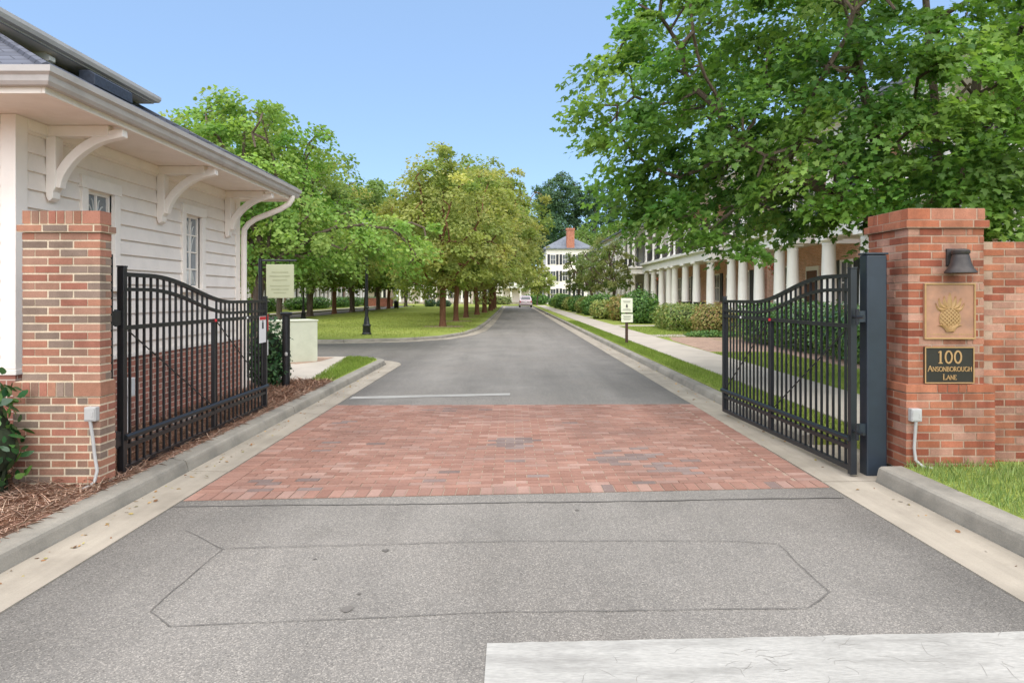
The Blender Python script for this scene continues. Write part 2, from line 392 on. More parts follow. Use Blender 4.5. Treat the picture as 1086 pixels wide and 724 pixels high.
def limb_mesh(mb,pos,par,rad,base_r,trunk_n=0):
    sc=base_r/rad[0]
    n=len(pos)
    for i in range(n):
        p=par[i]
        if p<0: continue
        r1=max(rad[i]*sc,.006); r0=min(rad[p]*sc,r1*1.35)
        r0=max(r0,r1)
        mb.tube([pos[p],pos[i]],[r0,r1],8 if r1>.04 else 5,caps=False)

def sample_env(rng, ells, n, mind, shell=.5):
    vol=np.array([e[3]*e[4]*e[5] for e in ells])**.8; vol/=vol.sum()
    out=[]; ph=rng.random(3)*6.28; lump=.17
    tries=0
    while len(out)<n and tries<n*40:
        tries+=1
        e=ells[rng.choice(len(ells),p=vol)]
        d=rng.normal(size=3); d/=np.linalg.norm(d)
        r=(shell**3+(1-shell**3)*rng.random())**(1/3)
        r*=1+lump*(math.sin(d[0]*4.1+ph[0])*math.sin(d[1]*4.3+ph[1])+.7*math.sin(d[2]*5.2+ph[2])*math.sin(d[0]*6+ph[1]))
        p=np.array(e[:3])+d*r*np.array(e[3:6])
        inside=False
        if out:
            if np.min(np.linalg.norm(np.array(out)-p,axis=1))<mind: continue
        out.append(p)
    return np.array(out)

def leaf_cloud(rng, clumps, per, spread, flat, size, pal, name, tmpl, centre, updark=0., lumps=None, droop=.5, tilt=.55):
    """leaves in layered sprays about the clump centres"""
    n=len(clumps); k=rng.poisson(per,n).clip(3)
    idx=np.repeat(np.arange(n),k); m=len(idx)
    sp=spread*(.45+.95*rng.random(n))[idx]
    # each clump: a tilted disc of leaves
    dirs=clumps-centre; dirs[:,2]*=.35; dirs/=np.linalg.norm(dirs,axis=1,keepdims=True)+1e-9
    nrm=np.array((0,0,1.))+.45*dirs+rng.normal(0,.22,(n,3)); nrm/=np.linalg.norm(nrm,axis=1,keepdims=True)
    off=rng.normal(size=(m,3)); off/=np.linalg.norm(off,axis=1,keepdims=True); off*=(rng.random((m,1))**.45)
    nn=nrm[idx]; h=np.sum(off*nn,axis=1,keepdims=True)
    off=(off-nn*h)+nn*h*flat
    P=clumps[idx]+off*sp[:,None]
    P[:,2]-=droop*sp*(np.linalg.norm(off,axis=1)**2)*.5
    N=nn+rng.normal(0,tilt,(m,3))
    up=off+dirs[idx]*.6+rng.normal(0,.5,(m,3)); up[:,2]-=.35
    cl=palette_cols(pal,n,rng,.14)[idx]*.7+palette_cols(pal,m,rng,.16)*.3
    cl=cl.clip(.005,1)
    s=size*(.65+.7*rng.random(m))
    return cloud_mesh(name,tmpl,P,N,s,cl,rng,up=up)

def make_tree(name,label,loc,ells,nclump,mind,per,spread,size,pal,trunk_r,trunk_h,seed,group=None,tmpl=LEAFQ,lmat='farleaf',bark='bark',
              step=.5,flat=.5,stems=None,shell=.45,category='tree',tilt=.55,droop=.5,extra=None):
    rng=np.random.default_rng(seed)
    t=thing(name,label,category,loc,group)
    cl=sample_env(rng,ells,nclump,mind,shell)
    if extra is not None: cl=np.vstack([cl,np.array(extra)])
    elif category=='tree' and tmpl is LEAFQ:
        sp=[]
        hi=cl[np.argsort(-cl[:,2])[:max(10,len(cl)//3)]]
        for q in hi[rng.permutation(len(hi))[:max(6,len(cl)//9)]]: sp.append(q+np.array((rng.normal(0,.25),rng.normal(0,.25),spread*(.5+.9*rng.random()))))
        cl=np.vstack([cl,np.array(sp)])
    c=np.mean(cl,axis=0)
    if stems is None:
        x=rng.normal(0,.10,2)
        stems=[[(0,0,-.1),(0,0,trunk_h*.5),(x[0],x[1],trunk_h),(x[0]*2,x[1]*2,trunk_h+step),(x[0]*2,-x[1],trunk_h+2*step)]]
    pos,par,rad=grow(rng,stems,cl,step)
    mb=MB(); limb_mesh(mb,pos,par,rad,trunk_r)
    # root flare
    mb.lathe([(trunk_r*1.55,-.1),(trunk_r*1.3,.06),(trunk_r*1.08,.22),(trunk_r,.4)],(0,0,0),10)
    me=mb
    o=MB.build(mb,'trunk',M[bark],None,smooth=True); o.parent=t; 
    lm=leaf_cloud(rng,cl,per,spread,flat,size,pal,'crown',tmpl,c,tilt=tilt,droop=droop)
    add_mesh('crown',lm,M[lmat],t)
    return t

G_=lambda *a:[lin(*x) for x in a]
PAL_MAPLE=G_((96,138,62),(118,158,74),(148,184,92),(68,108,50),(170,196,108),(82,124,56),(104,136,66))
PAL_BRIGHT=G_((136,170,84),(116,152,72),(154,182,96),(96,136,64),(168,180,106))
PAL_OLIVE=G_((156,168,94),(140,158,84),(172,180,108),(116,142,74),(182,178,108),(150,150,88))
PAL_MID=G_((124,150,82),(108,138,72),(144,162,92),(132,150,90))
PAL_DUSK=G_((124,142,84),(138,146,90),(106,130,72),(150,148,98))
PAL_PINE=G_((92,122,92),(104,132,100),(80,108,82),(112,138,104))  # lightened: distance haze is put into the pine leaf colour

def shrub(name,label,loc,shape,n,size,pal,seed,group=None,lmat='bush',tmpl=LEAFQ,cat='shrub',rotz=0,depth=.25,loose=.06,twig=True):
    """shape: list of superellipsoids (cx,cy,cz,rx,ry,rz,p)"""
    rng=np.random.default_rng(seed)
    t=thing(name,label,cat,loc,group); t.rotation_euler=(0,0,rotz)
    w=np.array([s[3]*s[4]+s[3]*s[5]+s[4]*s[5] for s in shape]); w/=w.sum()
    Ps=[];Ns=[]
    for s,ww in zip(shape,w):
        m=int(n*ww); d=rng.normal(size=(m,3)); d/=np.linalg.norm(d,axis=1,keepdims=True)
        p=s[6]; r=(np.abs(d)**p).sum(1)**(-1/p)
        q=d*r[:,None]
        # lumpy surface
        ph=rng.random(3)*6
        lump=1+.06*np.sin(q[:,0]*5*s[3]/.5+ph[0])*np.sin(q[:,1]*5*s[4]/.5+ph[1])+.04*np.sin(q[:,2]*7+ph[2])
        f=(1-depth*rng.random(m)**2)*lump+rng.normal(0,loose,m)
        P=q*f[:,None]*np.array(s[3:6])+np.array(s[:3]); P[:,2]=np.abs(P[:,2])
        Ps.append(P); Nn=d/np.array(s[3:6]); Nn/=np.linalg.norm(Nn,axis=1,keepdims=True); Ns.append(Nn+rng.normal(0,.55,(m,3))+np.array((0,0,.3)))
    P=np.vstack(Ps);N=np.vstack(Ns); m=len(P)
    patch=.5+.5*np.sin(P[:,0:1]*3.1+seed)*np.sin(P[:,1:2]*2.7+1.3*seed)
    pa=palette_cols(pal,m,rng,.16)*(.88+.24*patch)
    add_mesh('leaves',cloud_mesh('leaves',tmpl,P,N,size*(.6+.8*rng.random(m)),pa.clip(.004,1),rng,up=N+rng.normal(0,.9,(m,3))+np.array((0,0,.7))),M[lmat],t)
    mb=MB()
    if twig:
        for s in shape:
            for k in range(14):
                a=rng.random()*2*PI; e=np.array((math.cos(a)*s[3]*.7*rng.random(),math.sin(a)*s[4]*.85*(rng.random()),s[2]+s[5]*(.2+.5*rng.random())))
                b=np.array((s[0]+e[0]*.45,s[1]+e[1]*.7,0)); mb.tube([b,(b+np.array((s[0]+e[0],s[1]+e[1],e[2])))/2+rng.normal(0,.02,3),(s[0]+e[0],s[1]+e[1],e[2])],[.014,.01,.005],5,caps=False)
            # dark solid core, added to stop views through the leaves
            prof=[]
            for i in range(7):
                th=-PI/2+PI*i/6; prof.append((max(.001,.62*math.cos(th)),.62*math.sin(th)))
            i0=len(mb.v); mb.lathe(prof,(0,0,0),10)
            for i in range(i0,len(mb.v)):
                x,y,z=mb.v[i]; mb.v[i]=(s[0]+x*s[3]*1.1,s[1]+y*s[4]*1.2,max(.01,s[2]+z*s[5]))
        o=MB.build(mb,'twigs_and_core',M['innerbush'],None); o.parent=t
    return t

# ------------------------------------------------------------------ bricks
def brick_block(mb,rng,x0,x1,y0,y1,z0,z1,pal,mortar,ch=.0635,bl=.2,joint=.014,rec=.0035,deep=.095,special=None,rowlock_top=False,faces='fblr',head=False):
    """a brick masonry block: real bricks round a mortar core, running bond; corner bricks alternate"""
    n=max(1,round((z1-z0)/ch)); ch=(z1-z0)/n
    mb.cur=mortar; mb.box(x0+rec,x1-rec,y0+rec,y1-rec,z0,z1-.004)
    def col():
        c=np.array(pal[rng.integers(len(pal))])*(1+rng.normal(0,.09)); return tuple(c.clip(.01,1))
    dx=min(deep,(x1-x0)/2-.001); dy=min(deep,(y1-y0)/2-.001)
    for k in range(n):
        za=z0+k*ch+joint/2; zb=z0+(k+1)*ch-joint/2
        full=(k%2==0)
        def run(a,b,offs,blen):
            p=a-offs; 
            while p<b-1e-6:
                s=max(p,a); e=min(p+blen,b)
                if b-e<.03: e=b
                if e-s>.02: yield s,e
                if e==b: break
                p+=blen
        L=bl if not head else bl*.5
        xa,xb=(x0,x1) if full else (x0+dy*0+deep*.999*(0),x1)
        # front/back rows take the corner on even courses, the sides on odd ones
        fx0,fx1=(x0,x1) if full else (x0+dx,x1-dx)
        sy0,sy1=(y0+dy,y1-dy) if full else (y0,y1)
        jt=lambda:rng.normal(0,.0012)
        for side in faces:
            if side in 'fb':
                if fx1-fx0<.02: continue
                for s,e in run(fx0,fx1,0 if full else L/2-dx*0 if False else 0,L):
                    mb.cur=col(); g0=joint/2 if s>x0+1e-6 else 0; g1=joint/2 if e<x1-1e-6 else 0
                    if side=='f': mb.box(s+g0,e-g1,y0+jt(),y0+dy,za,zb)
                    else: mb.box(s+g0,e-g1,y1-dy,y1+jt(),za,zb)
            else:
                if sy1-sy0<.02: continue
                for s,e in run(sy0,sy1,0,L):
                    mb.cur=col(); g0=joint/2 if s>y0+1e-6 else 0; g1=joint/2 if e<y1-1e-6 else 0
                    if side=='l': mb.box(x0+jt(),x0+dx,s+g0,e-g1,za,zb)
                    else: mb.box(x1-dx,x1+jt(),s+g0,e-g1,za,zb)

# ------------------------------------------------------------------ stroke lettering (serif capitals)
def arc(cx,cy,rx,ry,a0,a1,n=14): return [(cx+rx*math.cos(R(a0+(a1-a0)*i/n)),cy+ry*math.sin(R(a0+(a1-a0)*i/n))) for i in range(n+1)]
GLYPH={
'A':(.8,[([(.02,0),(.4,1)],.6),([(.4,1),(.78,0)],1),([(.16,.36),(.64,.36)],.5),([(-.06,0),(.14,0)],.45),([(.64,0),(.9,0)],.45)]),
'N':(.8,[([(.1,0),(.1,1)],.6),([(.1,1),(.7,0)],1),([(.7,0),(.7,1)],.6),([(0,0),(.22,0)],.45),([(.58,1),(.82,1)],.45),([(-.02,1),(.14,1)],.45)]),
'S':(.56,[(arc(.28,.74,.22,.24,30,270)+arc(.28,.25,.23,.25,90,-150),.9)]),
'O':(.86,[(arc(.43,.5,.38,.49,0,360,22),.85)]),
'B':(.64,[([(.12,0),(.12,1)],1),([(.0,1),(.3,1)]+arc(.3,.76,.22,.24,90,-90)+[(.12,.52)],.7),([(.3,.52)]+arc(.32,.26,.26,.26,90,-90)+[(.0,0)],.7)]),
'R':(.68,[([(.12,0),(.12,1)],1),([(.0,1),(.3,1)]+arc(.3,.75,.22,.25,90,-90)+[(.12,.5)],.7),([(.3,.5),(.64,0)],.9),([(0,0),(.24,0)],.45),([(.54,0),(.74,0)],.45)]),
'U':(.78,[([(.12,1),(.12,.34)]+arc(.39,.34,.27,.34,180,360)+[(.66,1)],.85),([(0,1),(.24,1)],.45),([(.54,1),(.78,1)],.45)]),
'G':(.8,[(arc(.42,.5,.38,.49,45,320,20)+[(.7,.42)],.85),([(.54,.42),(.82,.42)],.45)]),
'H':(.82,[([(.12,0),(.12,1)],1),([(.68,0),(.68,1)],1),([(.12,.52),(.68,.52)],.5),([(0,0),(.24,0)],.45),([(.56,0),(.8,0)],.45),([(0,1),(.24,1)],.45),([(.56,1),(.8,1)],.45)]),
'L':(.6,[([(.12,0),(.12,1)],1),([(0,0),(.56,0),(.58,.2)],.6),([(0,1),(.24,1)],.45)]),
'E':(.62,[([(.12,0),(.12,1)],1),([(0,0),(.54,0),(.57,.2)],.55),([(0,1),(.52,1),(.54,.82)],.55),([(.12,.52),(.42,.52)],.5)]),
'1':(.46,[([(.23,0),(.23,1)],1),([(.23,1),(.06,.86)],.6),([(.06,0),(.4,0)],.5)]),
'0':(.68,[(arc(.34,.5,.27,.49,0,360,24),.9)]),
}
def lettering(mb,text,cx,z,y,h,small=None,stroke=.13,space=.14,depth=.006):
    """front faces -Y; text centred on cx with its base at z"""
    hs=[h if (small is None or i==0) else h*small for i,_ in enumerate(text)]
    wid=sum(GLYPH[c][0]*a+space*a for c,a in zip(text,hs))-space*hs[-1]
    x=cx-wid/2
    kk=0
    for c,a in zip(text,hs):
        w,st=GLYPH[c]
        for pts,t in st:
            kk+=1
            P=[(x+px*a,y-.0004*(kk%5),z+pz*a) for px,pz in pts]
            mb.bar(P,a*stroke*t,depth,up=(0,1,0))
        x+=(w+space)*a
SUN_E,SUN_A,SKY_S,SKY_D,SKY_O,SKY_ALT,EXPO=2.0,110,.078,0,4.,1200,1.7
rng0=np.random.default_rng(7)
# ================================================================== THE SETTING
def poly_sheet(name,pts,z,m,depth=None):
    mb=MB()
    if depth is None: mb.quad(*[(x,y,z) for x,y in pts])
    else: mb.prism(pts,'z',z-depth,z)
    return struct(mb.build(name,m))
mb=MB(); mb.quad((-1500,-300,-.06),(1500,-300,-.06),(1500,2500,-.06),(-1500,2500,-.06)); struct(mb.build('ground',M['farground']))
poly_sheet('road',[(-60,-40),(3.6,-40),(3.6,112),(-60,112)],0,M['asphalt'])

def arcpts(cx,cy,r,a0,a1,n=10): return [(cx+r*math.cos(R(a0+(a1-a0)*i/n)),cy+r*math.sin(R(a0+(a1-a0)*i/n))) for i in range(n+1)]
# kerb lines (foot of the kerb face); the raised side lies to the left of travel for left kerb
KX=-2.935
left_line=[(KX,-6),(KX,15.75)]+arcpts(KX-1.15,15.75,1.15,0,90)[1:]+[(-4.5,16.9)]
left_line2=[(-6.4,16.9),(-16.,16.9)]
lawn_line=[(-14.9,23.0),(-9,23.15),(-6,23.35),(-3.9,24.1),(-2.6,25.6),(-1.9,28.2),(-1.55,32),(-1.4,40),(-1.35,60),(-1.35,108)]
lawn_left=[(-14.9,108),(-14.9,23.0)]
def resample(path,ds):
    out=[];P=[np.array(p,float) for p in path]
    L=[0]
    for a,b in zip(P[:-1],P[1:]): L.append(L[-1]+np.linalg.norm(b-a))
    return P,L
def sub_path(path,a,b):
    P,L=resample(path,1); pts=[]
    def at(s):
        for i in range(len(P)-1):
            if L[i]<=s<=L[i+1]+1e-9: t=(s-L[i])/(L[i+1]-L[i]); return P[i]*(1-t)+P[i+1]*t
        return P[-1]
    pts.append(at(a)); pts += [P[i] for i in range(len(P)) if a+1e-3<L[i]<b-1e-3]; pts.append(at(b))
    return pts
def kerb(name,path,h,w,side,seg=3.05,batter=.03,gut=None,start=0,mk='kerbstone'):
    P,L=resample(path,1); tot=L[-1]; mb=MB(); g=MB(); s=0; k=0
    prof=[(0,-.06),(0,0),(side*batter*.7,h*.72),(side*batter,h*.9),(side*(batter+.022),h),(side*w,h+.004),(side*w,-.06)]
    while s<tot-.05:
        e=min(s+seg,tot); 
        pp=sub_path(path,s+.008,e-.008); mb.sweep(pp,prof,close=True)
        if gut: g.sweep(pp,[(-side*gut,-.03),(-side*gut,.008),(-side*.01,.003+.012),(-side*.002,-.03)],close=True)
        s=e;k+=1
    o=struct(mb.build(name,M[mk]))
    if gut: struct(g.build(name.replace('kerb','gutter'),M['concrete']))
    return o
kerb('road_kerb',left_line,.115,.195,1,gut=.355)
kerb('road_kerb',left_line2,.115,.18,1,gut=.355)
kerb('lawn_kerb',lawn_line,.11,.18,1,gut=.38)
kerb('lawn_kerb',lawn_left,.11,.18,1,gut=.38)
near_right=[(3.115,-6),(3.115,5.86)]
kerb('road_kerb',near_right,.142,.225,-1,gut=.445)
far_right=[(3.06,7.3),(3.06,108)]
kerb('road_kerb',far_right,.115,.18,-1,gut=.40)
mb=MB(); mb.box(2.665,3.6,5.87,7.29,-.03,.014); struct(mb.build('gate_apron',M['concrete']))

# raised ground behind the kerbs
ll=[(x-.18,y) if y<15.8 else (x,y) for x,y in left_line[:2]]
left_block=[(KX-.19,-6),(KX-.19,15.75)]+arcpts(KX-1.15,15.75,.96,0,90)[1:]+[(-60,16.71),(-60,-6)]
poly_sheet('left_verge',left_block,.112,M['mulch'],.2)
lawn_in=[]
P=[np.array(p) for p in lawn_line]
for i,p in enumerate(P):
    d=P[min(i+1,len(P)-1)]-P[max(i-1,0)]; d=d/np.linalg.norm(d); n=np.array((-d[1],d[0])); lawn_in.append(tuple(p+n*.175))
lawn_poly=[(-14.73,23.18)]+lawn_in[1:]+[(-14.73,108)]
poly_sheet('lawn',lawn_poly,.112,M['lawn'],.2)
poly_sheet('right_verge',[(3.28,-6),(90,-6),(90,190),(3.28,190)][0:1]+[(90,-6),(90,190),(3.6,190),(3.6,112),(3.235,108),(3.235,7.3),(3.6,7.3),(3.6,5.86),(3.335,5.86)][0:]+[(3.335,-6)] if False else [(3.335,-6),(90,-6),(90,108),(3.235,108),(3.235,7.3),(3.6,7.3),(3.6,5.86),(3.335,5.86)],.135,M['lawn'],.2)
poly_sheet('far_verge',[(-60,112.5),(90,112.5),(90,200),(-60,200)],.11,M['lawn'],.2)
poly_sheet('left_far_verge',[(-60,17.5),(-19.2,17.5),(-19.2,112),(-60,112)],.11,M['lawn'],.2)
# pavements
poly_sheet('sidewalk',[(3.86,7.0),(5.14,7.0),(5.14,108),(3.86,108)],.150,M['sidewalk'],.12)
for y in (24.6,33.2,47.0,60.):
    poly_sheet('front_path',[(5.145,y),(8.6,y),(8.6,y+1.2),(5.145,y+1.2)],.148,M['sidewalk'],.12)
poly_sheet('sidewalk',[(-3.55,12.0),(-3.72,14.5),(-4.05,16.70),(-6.3,16.705),(-7.4,15.6),(-7.6,12.0)],.122,M['sidewalk'],.05)
poly_sheet('sidewalk',[(-20.6,17.6),(-19.3,17.6),(-19.3,111),(-20.6,111)],.122,M['sidewalk'],.05)
poly_sheet('corner_grass',[(KX-.195,12.0),(KX-.195,15.75)]+arcpts(KX-1.15,15.75,.955,0,78)[1:]+[(-4.04,16.69),(-3.71,14.5),(-3.54,12.0)],.119,M['lawn'],.05)
poly_sheet('mulch_bed',[(5.2,18.0),(6.85,18.0),(6.85,23.4),(8.4,24.0),(8.4,26.2),(5.9,26.2),(5.3,22.5)],.141,M['soil'],.05)
poly_sheet('mulch_bed',[(6.9,12.5),(9.6,12.5),(9.6,23.35),(6.9,23.35)],.141,M['soil'],.05)
# tree pits in the lawn
TREE_ROW_Y=[33.5,40.8,47.6,54.6,62,70,78.5,87.5]
for y in TREE_ROW_Y[:5]:
    poly_sheet('mulch_ring',[(-3.35+1.0*math.cos(a*PI/8)*(1+.1*math.sin(3*a)),y+1.0*math.sin(a*PI/8)) for a in range(16)],.118,M['soil'],.03)

# painted lines, saw cuts
def ragged(name,x0,x1,y00,y01,y10,y11,z,m,n=40,j=.003):
    mb=MB(); top=[];bot=[]
    for i in range(n+1):
        t=i/n; x=x0+(x1-x0)*t
        bot.append((x,y00+(y01-y00)*t+rng0.normal(0,j))); top.append((x,y10+(y11-y10)*t+rng0.normal(0,j)))
    for i in range(n): mb.quad((*bot[i],z),(*bot[i+1],z),(*top[i+1],z),(*top[i],z))
    return struct(mb.build(name,m))
ragged('stop_line',-.115,2.62,2.66,2.77,3.145,3.262,.0045,M['paint'])
ragged('stop_line',-2.53,-.03,10.60,11.02,10.86,11.25,.0045,M['paint'],n=30)
def cut(pts,w=.0065):
    mb=MB()
    for k,(a,b) in enumerate(zip(pts[:-1],pts[1:])):
        a=np.array(a);b=np.array(b);d=(b-a);L=np.linalg.norm(d);d/=L;nn=np.array((-d[1],d[0]));m=max(2,int(L/.12));pv=None
        for i in range(m+1):
            t=i/m;p=a+(b-a)*t+nn*rng0.normal(0,.004);ww=w*(.5+.7*rng0.random())/2
            q=(p+nn*ww,p-nn*ww)
            if pv is not None: mb.quad((*pv[0],.0042+.0004*k),(*pv[1],.0042+.0004*k),(*q[1],.0042+.0004*k),(*q[0],.0042+.0004*k))
            pv=q
    return struct(mb.build('saw_cut',M['sawcut']))
def gp(px,py,z=0): Y=(1.6-z)*724/(py-314); return ((px-543)*Y/724,Y)
cut([gp(196,562),gp(236,582),gp(159,648),gp(180,664),gp(360,657),gp(540,649),gp(700,647),gp(857,645),gp(879,628),gp(824,577),gp(781,574),gp(540,574),gp(236,582)])
cut([gp(180,537),gp(300,535.5),gp(420,535),gp(540,533),gp(680,531.5),gp(800,529),gp(895,528)],.022)
mb=MB()
for k in range(46):
    x=rng0.uniform(-.05,2.5); y=rng0.uniform(2.72,3.12)+(x*.04); a=rng0.uniform(-.9,.9)+(PI/2 if k%3==0 else 0); L=rng0.uniform(.04,.16); pv=None
    for i in range(5):
        q=np.array((x,y)); ww=.0017*(1-abs(i-2)/3)
        n=np.array((-math.sin(a),math.cos(a)))*ww
        if pv is not None: mb.quad((*(pv[0]),.0052),(*(pv[1]),.0052),(*(q-n),.0052),(*(q+n),.0052))
        pv=(q+n,q-n); a+=rng0.normal(0,.5); x+=math.cos(a)*L/4; y+=math.sin(a)*L/4
struct(mb.build('paint_crack',M['paintcrack']))
mb=MB()
for px,py,s in ((368,646,.032),(381,630,.012),(409,584,.022),(334,593,.010),(612,541,.016)):
    x,y=gp(px,py); mb.quad(*[(x+s*(.7+.5*rng0.random())*math.cos(a*PI/5),y+1.2*s*(.6+.6*rng0.random())*math.sin(a*PI/5),.0047) for a in range(10)])
struct(mb.build('tar_spots',M['sawcut']))
# asphalt lip in front of the paving
# brick paving band: every paver
mb=MB(); PAV=G_((186,140,122),(192,148,130),(180,134,116),(188,144,126),(196,158,142),(182,138,120)); DARK=G_((156,134,126),(164,144,136))
def fy0(x): return 5.33+(x+2.57)*.072
def fy1(x): return 9.98+(x+2.57)*.02
mb.cur=lin(205,180,158)
mb.quad((-2.57,fy0(-2.57),.0035),(2.66,fy0(2.66),.0035),(2.66,fy1(2.66),.0035),(-2.57,fy1(-2.57),.0035))
darkspots=[(rng0.uniform(-2.4,2.5),rng0.uniform(5.5,9.8),rng0.uniform(.1,.3)) for _ in range(4)]+[(1.1,6.7,.3),(1.5,6.3,.25)]
rows=46
def pav(x0,x1,ya,yb,dk=False):
    c=np.array(DARK[rng0.integers(2)] if dk else PAV[rng0.integers(len(PAV))])*(1+rng0.normal(0,.065))
    mb.cur=tuple(c.clip(.01,1)); g=.0048; z=.0085+rng0.normal(0,.0011)
    a0,a1=ya; b0,b1=yb   # y at the left and right end of the near and far edge
    mb.hexa([(x0+g,a0+g,-.01),(x1-g,a1+g,-.01),(x1-g,b1-g,-.01),(x0+g,b0-g,-.01),(x0+g,a0+g,z),(x1-g,a1+g,z+rng0.normal(0,.0006)),(x1-g,b1-g,z),(x0+g,b0-g,z+rng0.normal(0,.0006))])
x=-2.567
while x<2.65:                       # soldier course along the near edge
    x1=min(x+.1005,2.657); pav(x,x1,(fy0(x),fy0(x1)),(fy0(x)+.2,fy0(x1)+.2),rng0.random()<.06); x+=.1005
g0=lambda x:fy0(x)+.2
for r in range(rows):
    Y0=lambda x,r=r:g0(x)+(fy1(x)-g0(x))*r/rows
    Y1=lambda x,r=r:g0(x)+(fy1(x)-g0(x))*(r+1)/rows
    pav(2.46,2.657,(Y0(2.46),Y0(2.657)),(Y1(2.46),Y1(2.657))); pav(-2.567,-2.37,(Y0(-2.567),Y0(-2.37)),(Y1(-2.567),Y1(-2.37)))
    x=-2.37-.1*(r%2)
    while x<2.45:
        x0=max(x,-2.37); x1=min(x+.2,2.46); x+=.2
        if x1-x0<.03: continue
        xm=(x0+x1)/2; y=Y0(xm)
        dk=any((xm-a)**2+(y-b)**2*1.2<c*c for a,b,c in darkspots) and rng0.random()<.7 or rng0.random()<.018
        pav(x0,x1,(Y0(x0),Y0(x1)),(Y1(x0),Y1(x1)),dk)
struct(mb.build('brick_paving',M['paver']))

# ================================================================== GATE PIERS AND WALL
PAL_L=G_((172,120,100),(178,128,104),(164,110,92),(154,120,102),(146,126,112),(174,122,100),(168,128,108),(138,118,104))
PAL_R=G_((190,118,88),(180,106,80),(196,128,98),(184,116,90),(198,136,110),(172,100,78),(202,154,132))
MORT_L=lin(226,208,180); MORT_R=lin(208,176,152)
rg=np.random.default_rng(3)
# left pier
pl=thing('brick_pier','brick gate pier with grey-brown bricks beside the white clapboard gatehouse','gate pier',(-3.52,5.45,.11))
mb=MB(); brick_block(mb,rg,-3.885,-3.205,5.315,5.52,.08,.815,PAL_L,MORT_L); 
zz=.815; mb.cur=MORT_L; mb.box(-3.878,-3.212,5.322,5.513,zz,zz+.118)
x=-3.885
while x<-3.205-.02:
    w=.0665 if x<-3.42 else .2
    e=min(x+w,-3.205); e=-3.205 if -3.205-e<.03 else e; mb.cur=tuple(np.array(PAL_L[rg.integers(5)])*(1+rg.normal(0,.08)))
    mb.box(x+(.005 if x>-3.88 else 0),e-(.005 if e<-3.21 else 0),5.315+rg.normal(0,.001),5.52,zz+.006,zz+.112); x+=w
mb.build('plinth',M['brick'],pl)
mb=MB(); brick_block(mb,rg,-3.835,-3.225,5.345,5.495,.933,2.10,PAL_L,MORT_L); mb.build('shaft',M['brick'],pl)
mb=MB(); brick_block(mb,rg,-3.862,-3.20,5.318,5.52,2.10,2.16,PAL_L,MORT_L,ch=.06)
mb.cur=MORT_L; mb.box(-3.828,-3.232,5.352,5.488,2.16,2.262)
x=-3.835
while x<-3.225-.02:
    w=.0665 if x<-3.40 else .176
    e=min(x+w,-3.225); e=-3.225 if -3.225-e<.03 else e; mb.cur=tuple(np.array(PAL_L[rg.integers(8)])*(1+rg.normal(0,.08)))
    mb.box(x+(.006 if x>-3.83 else 0),e-(.006 if e<-3.23 else 0),5.345+rg.normal(0,.001),5.495,2.168,2.268); x+=w
mb.build('cap',M['brick'],pl)
# right pier
pr=thing('brick_pier','orange-red brick gate pier carrying the bronze plaque, number sign and lamp','gate pier',(3.77,6.2,.14))
mb=MB(); brick_block(mb,rg,3.39,4.155,5.87,6.62,.09,.768,PAL_R,MORT_R,ch=.066)
mb.cur=MORT_R; mb.box(3.398,4.147,5.878,6.612,.768,.834)
for (a,b) in ((3.39,3.66),(3.66,3.745),(3.745,3.84),(3.84,3.91),(3.91,4.155)):
    mb.cur=tuple(np.array(PAL_R[rg.integers(3)])*(1+rg.normal(0,.08))); mb.box(a+(.005 if a>3.4 else 0),b-(.005 if b<4.15 else 0),5.87,6.62,.774,.838)
mb.build('plinth',M['wornbrick'],pr)
mb=MB(); brick_block(mb,rg,3.435,4.092,5.92,6.575,.838,2.19,PAL_R,MORT_R,ch=.066,bl=.205); mb.build('shaft',M['wornbrick'],pr)
mb=MB(); brick_block(mb,rg,3.405,4.122,5.89,6.605,2.19,2.26,PAL_R[:4],MORT_R,ch=.07,bl=.29)
brick_block(mb,rg,3.43,4.097,5.915,6.58,2.26,2.365,PAL_R[:5],MORT_R,ch=.105,bl=.2)
mb.build('cap',M['wornbrick'],pr)
# right wall
w=MB(); brick_block(w,rg,4.16,9.2,6.05,6.30,.09,2.085,PAL_R,MORT_R,ch=.0665,bl=.205,faces='fbr')
o=w.build('brick_wall',M['wornbrick'],origin=(6.6,6.15,.13)); tag(o,'weathered red brick garden wall running from the right pier','wall')

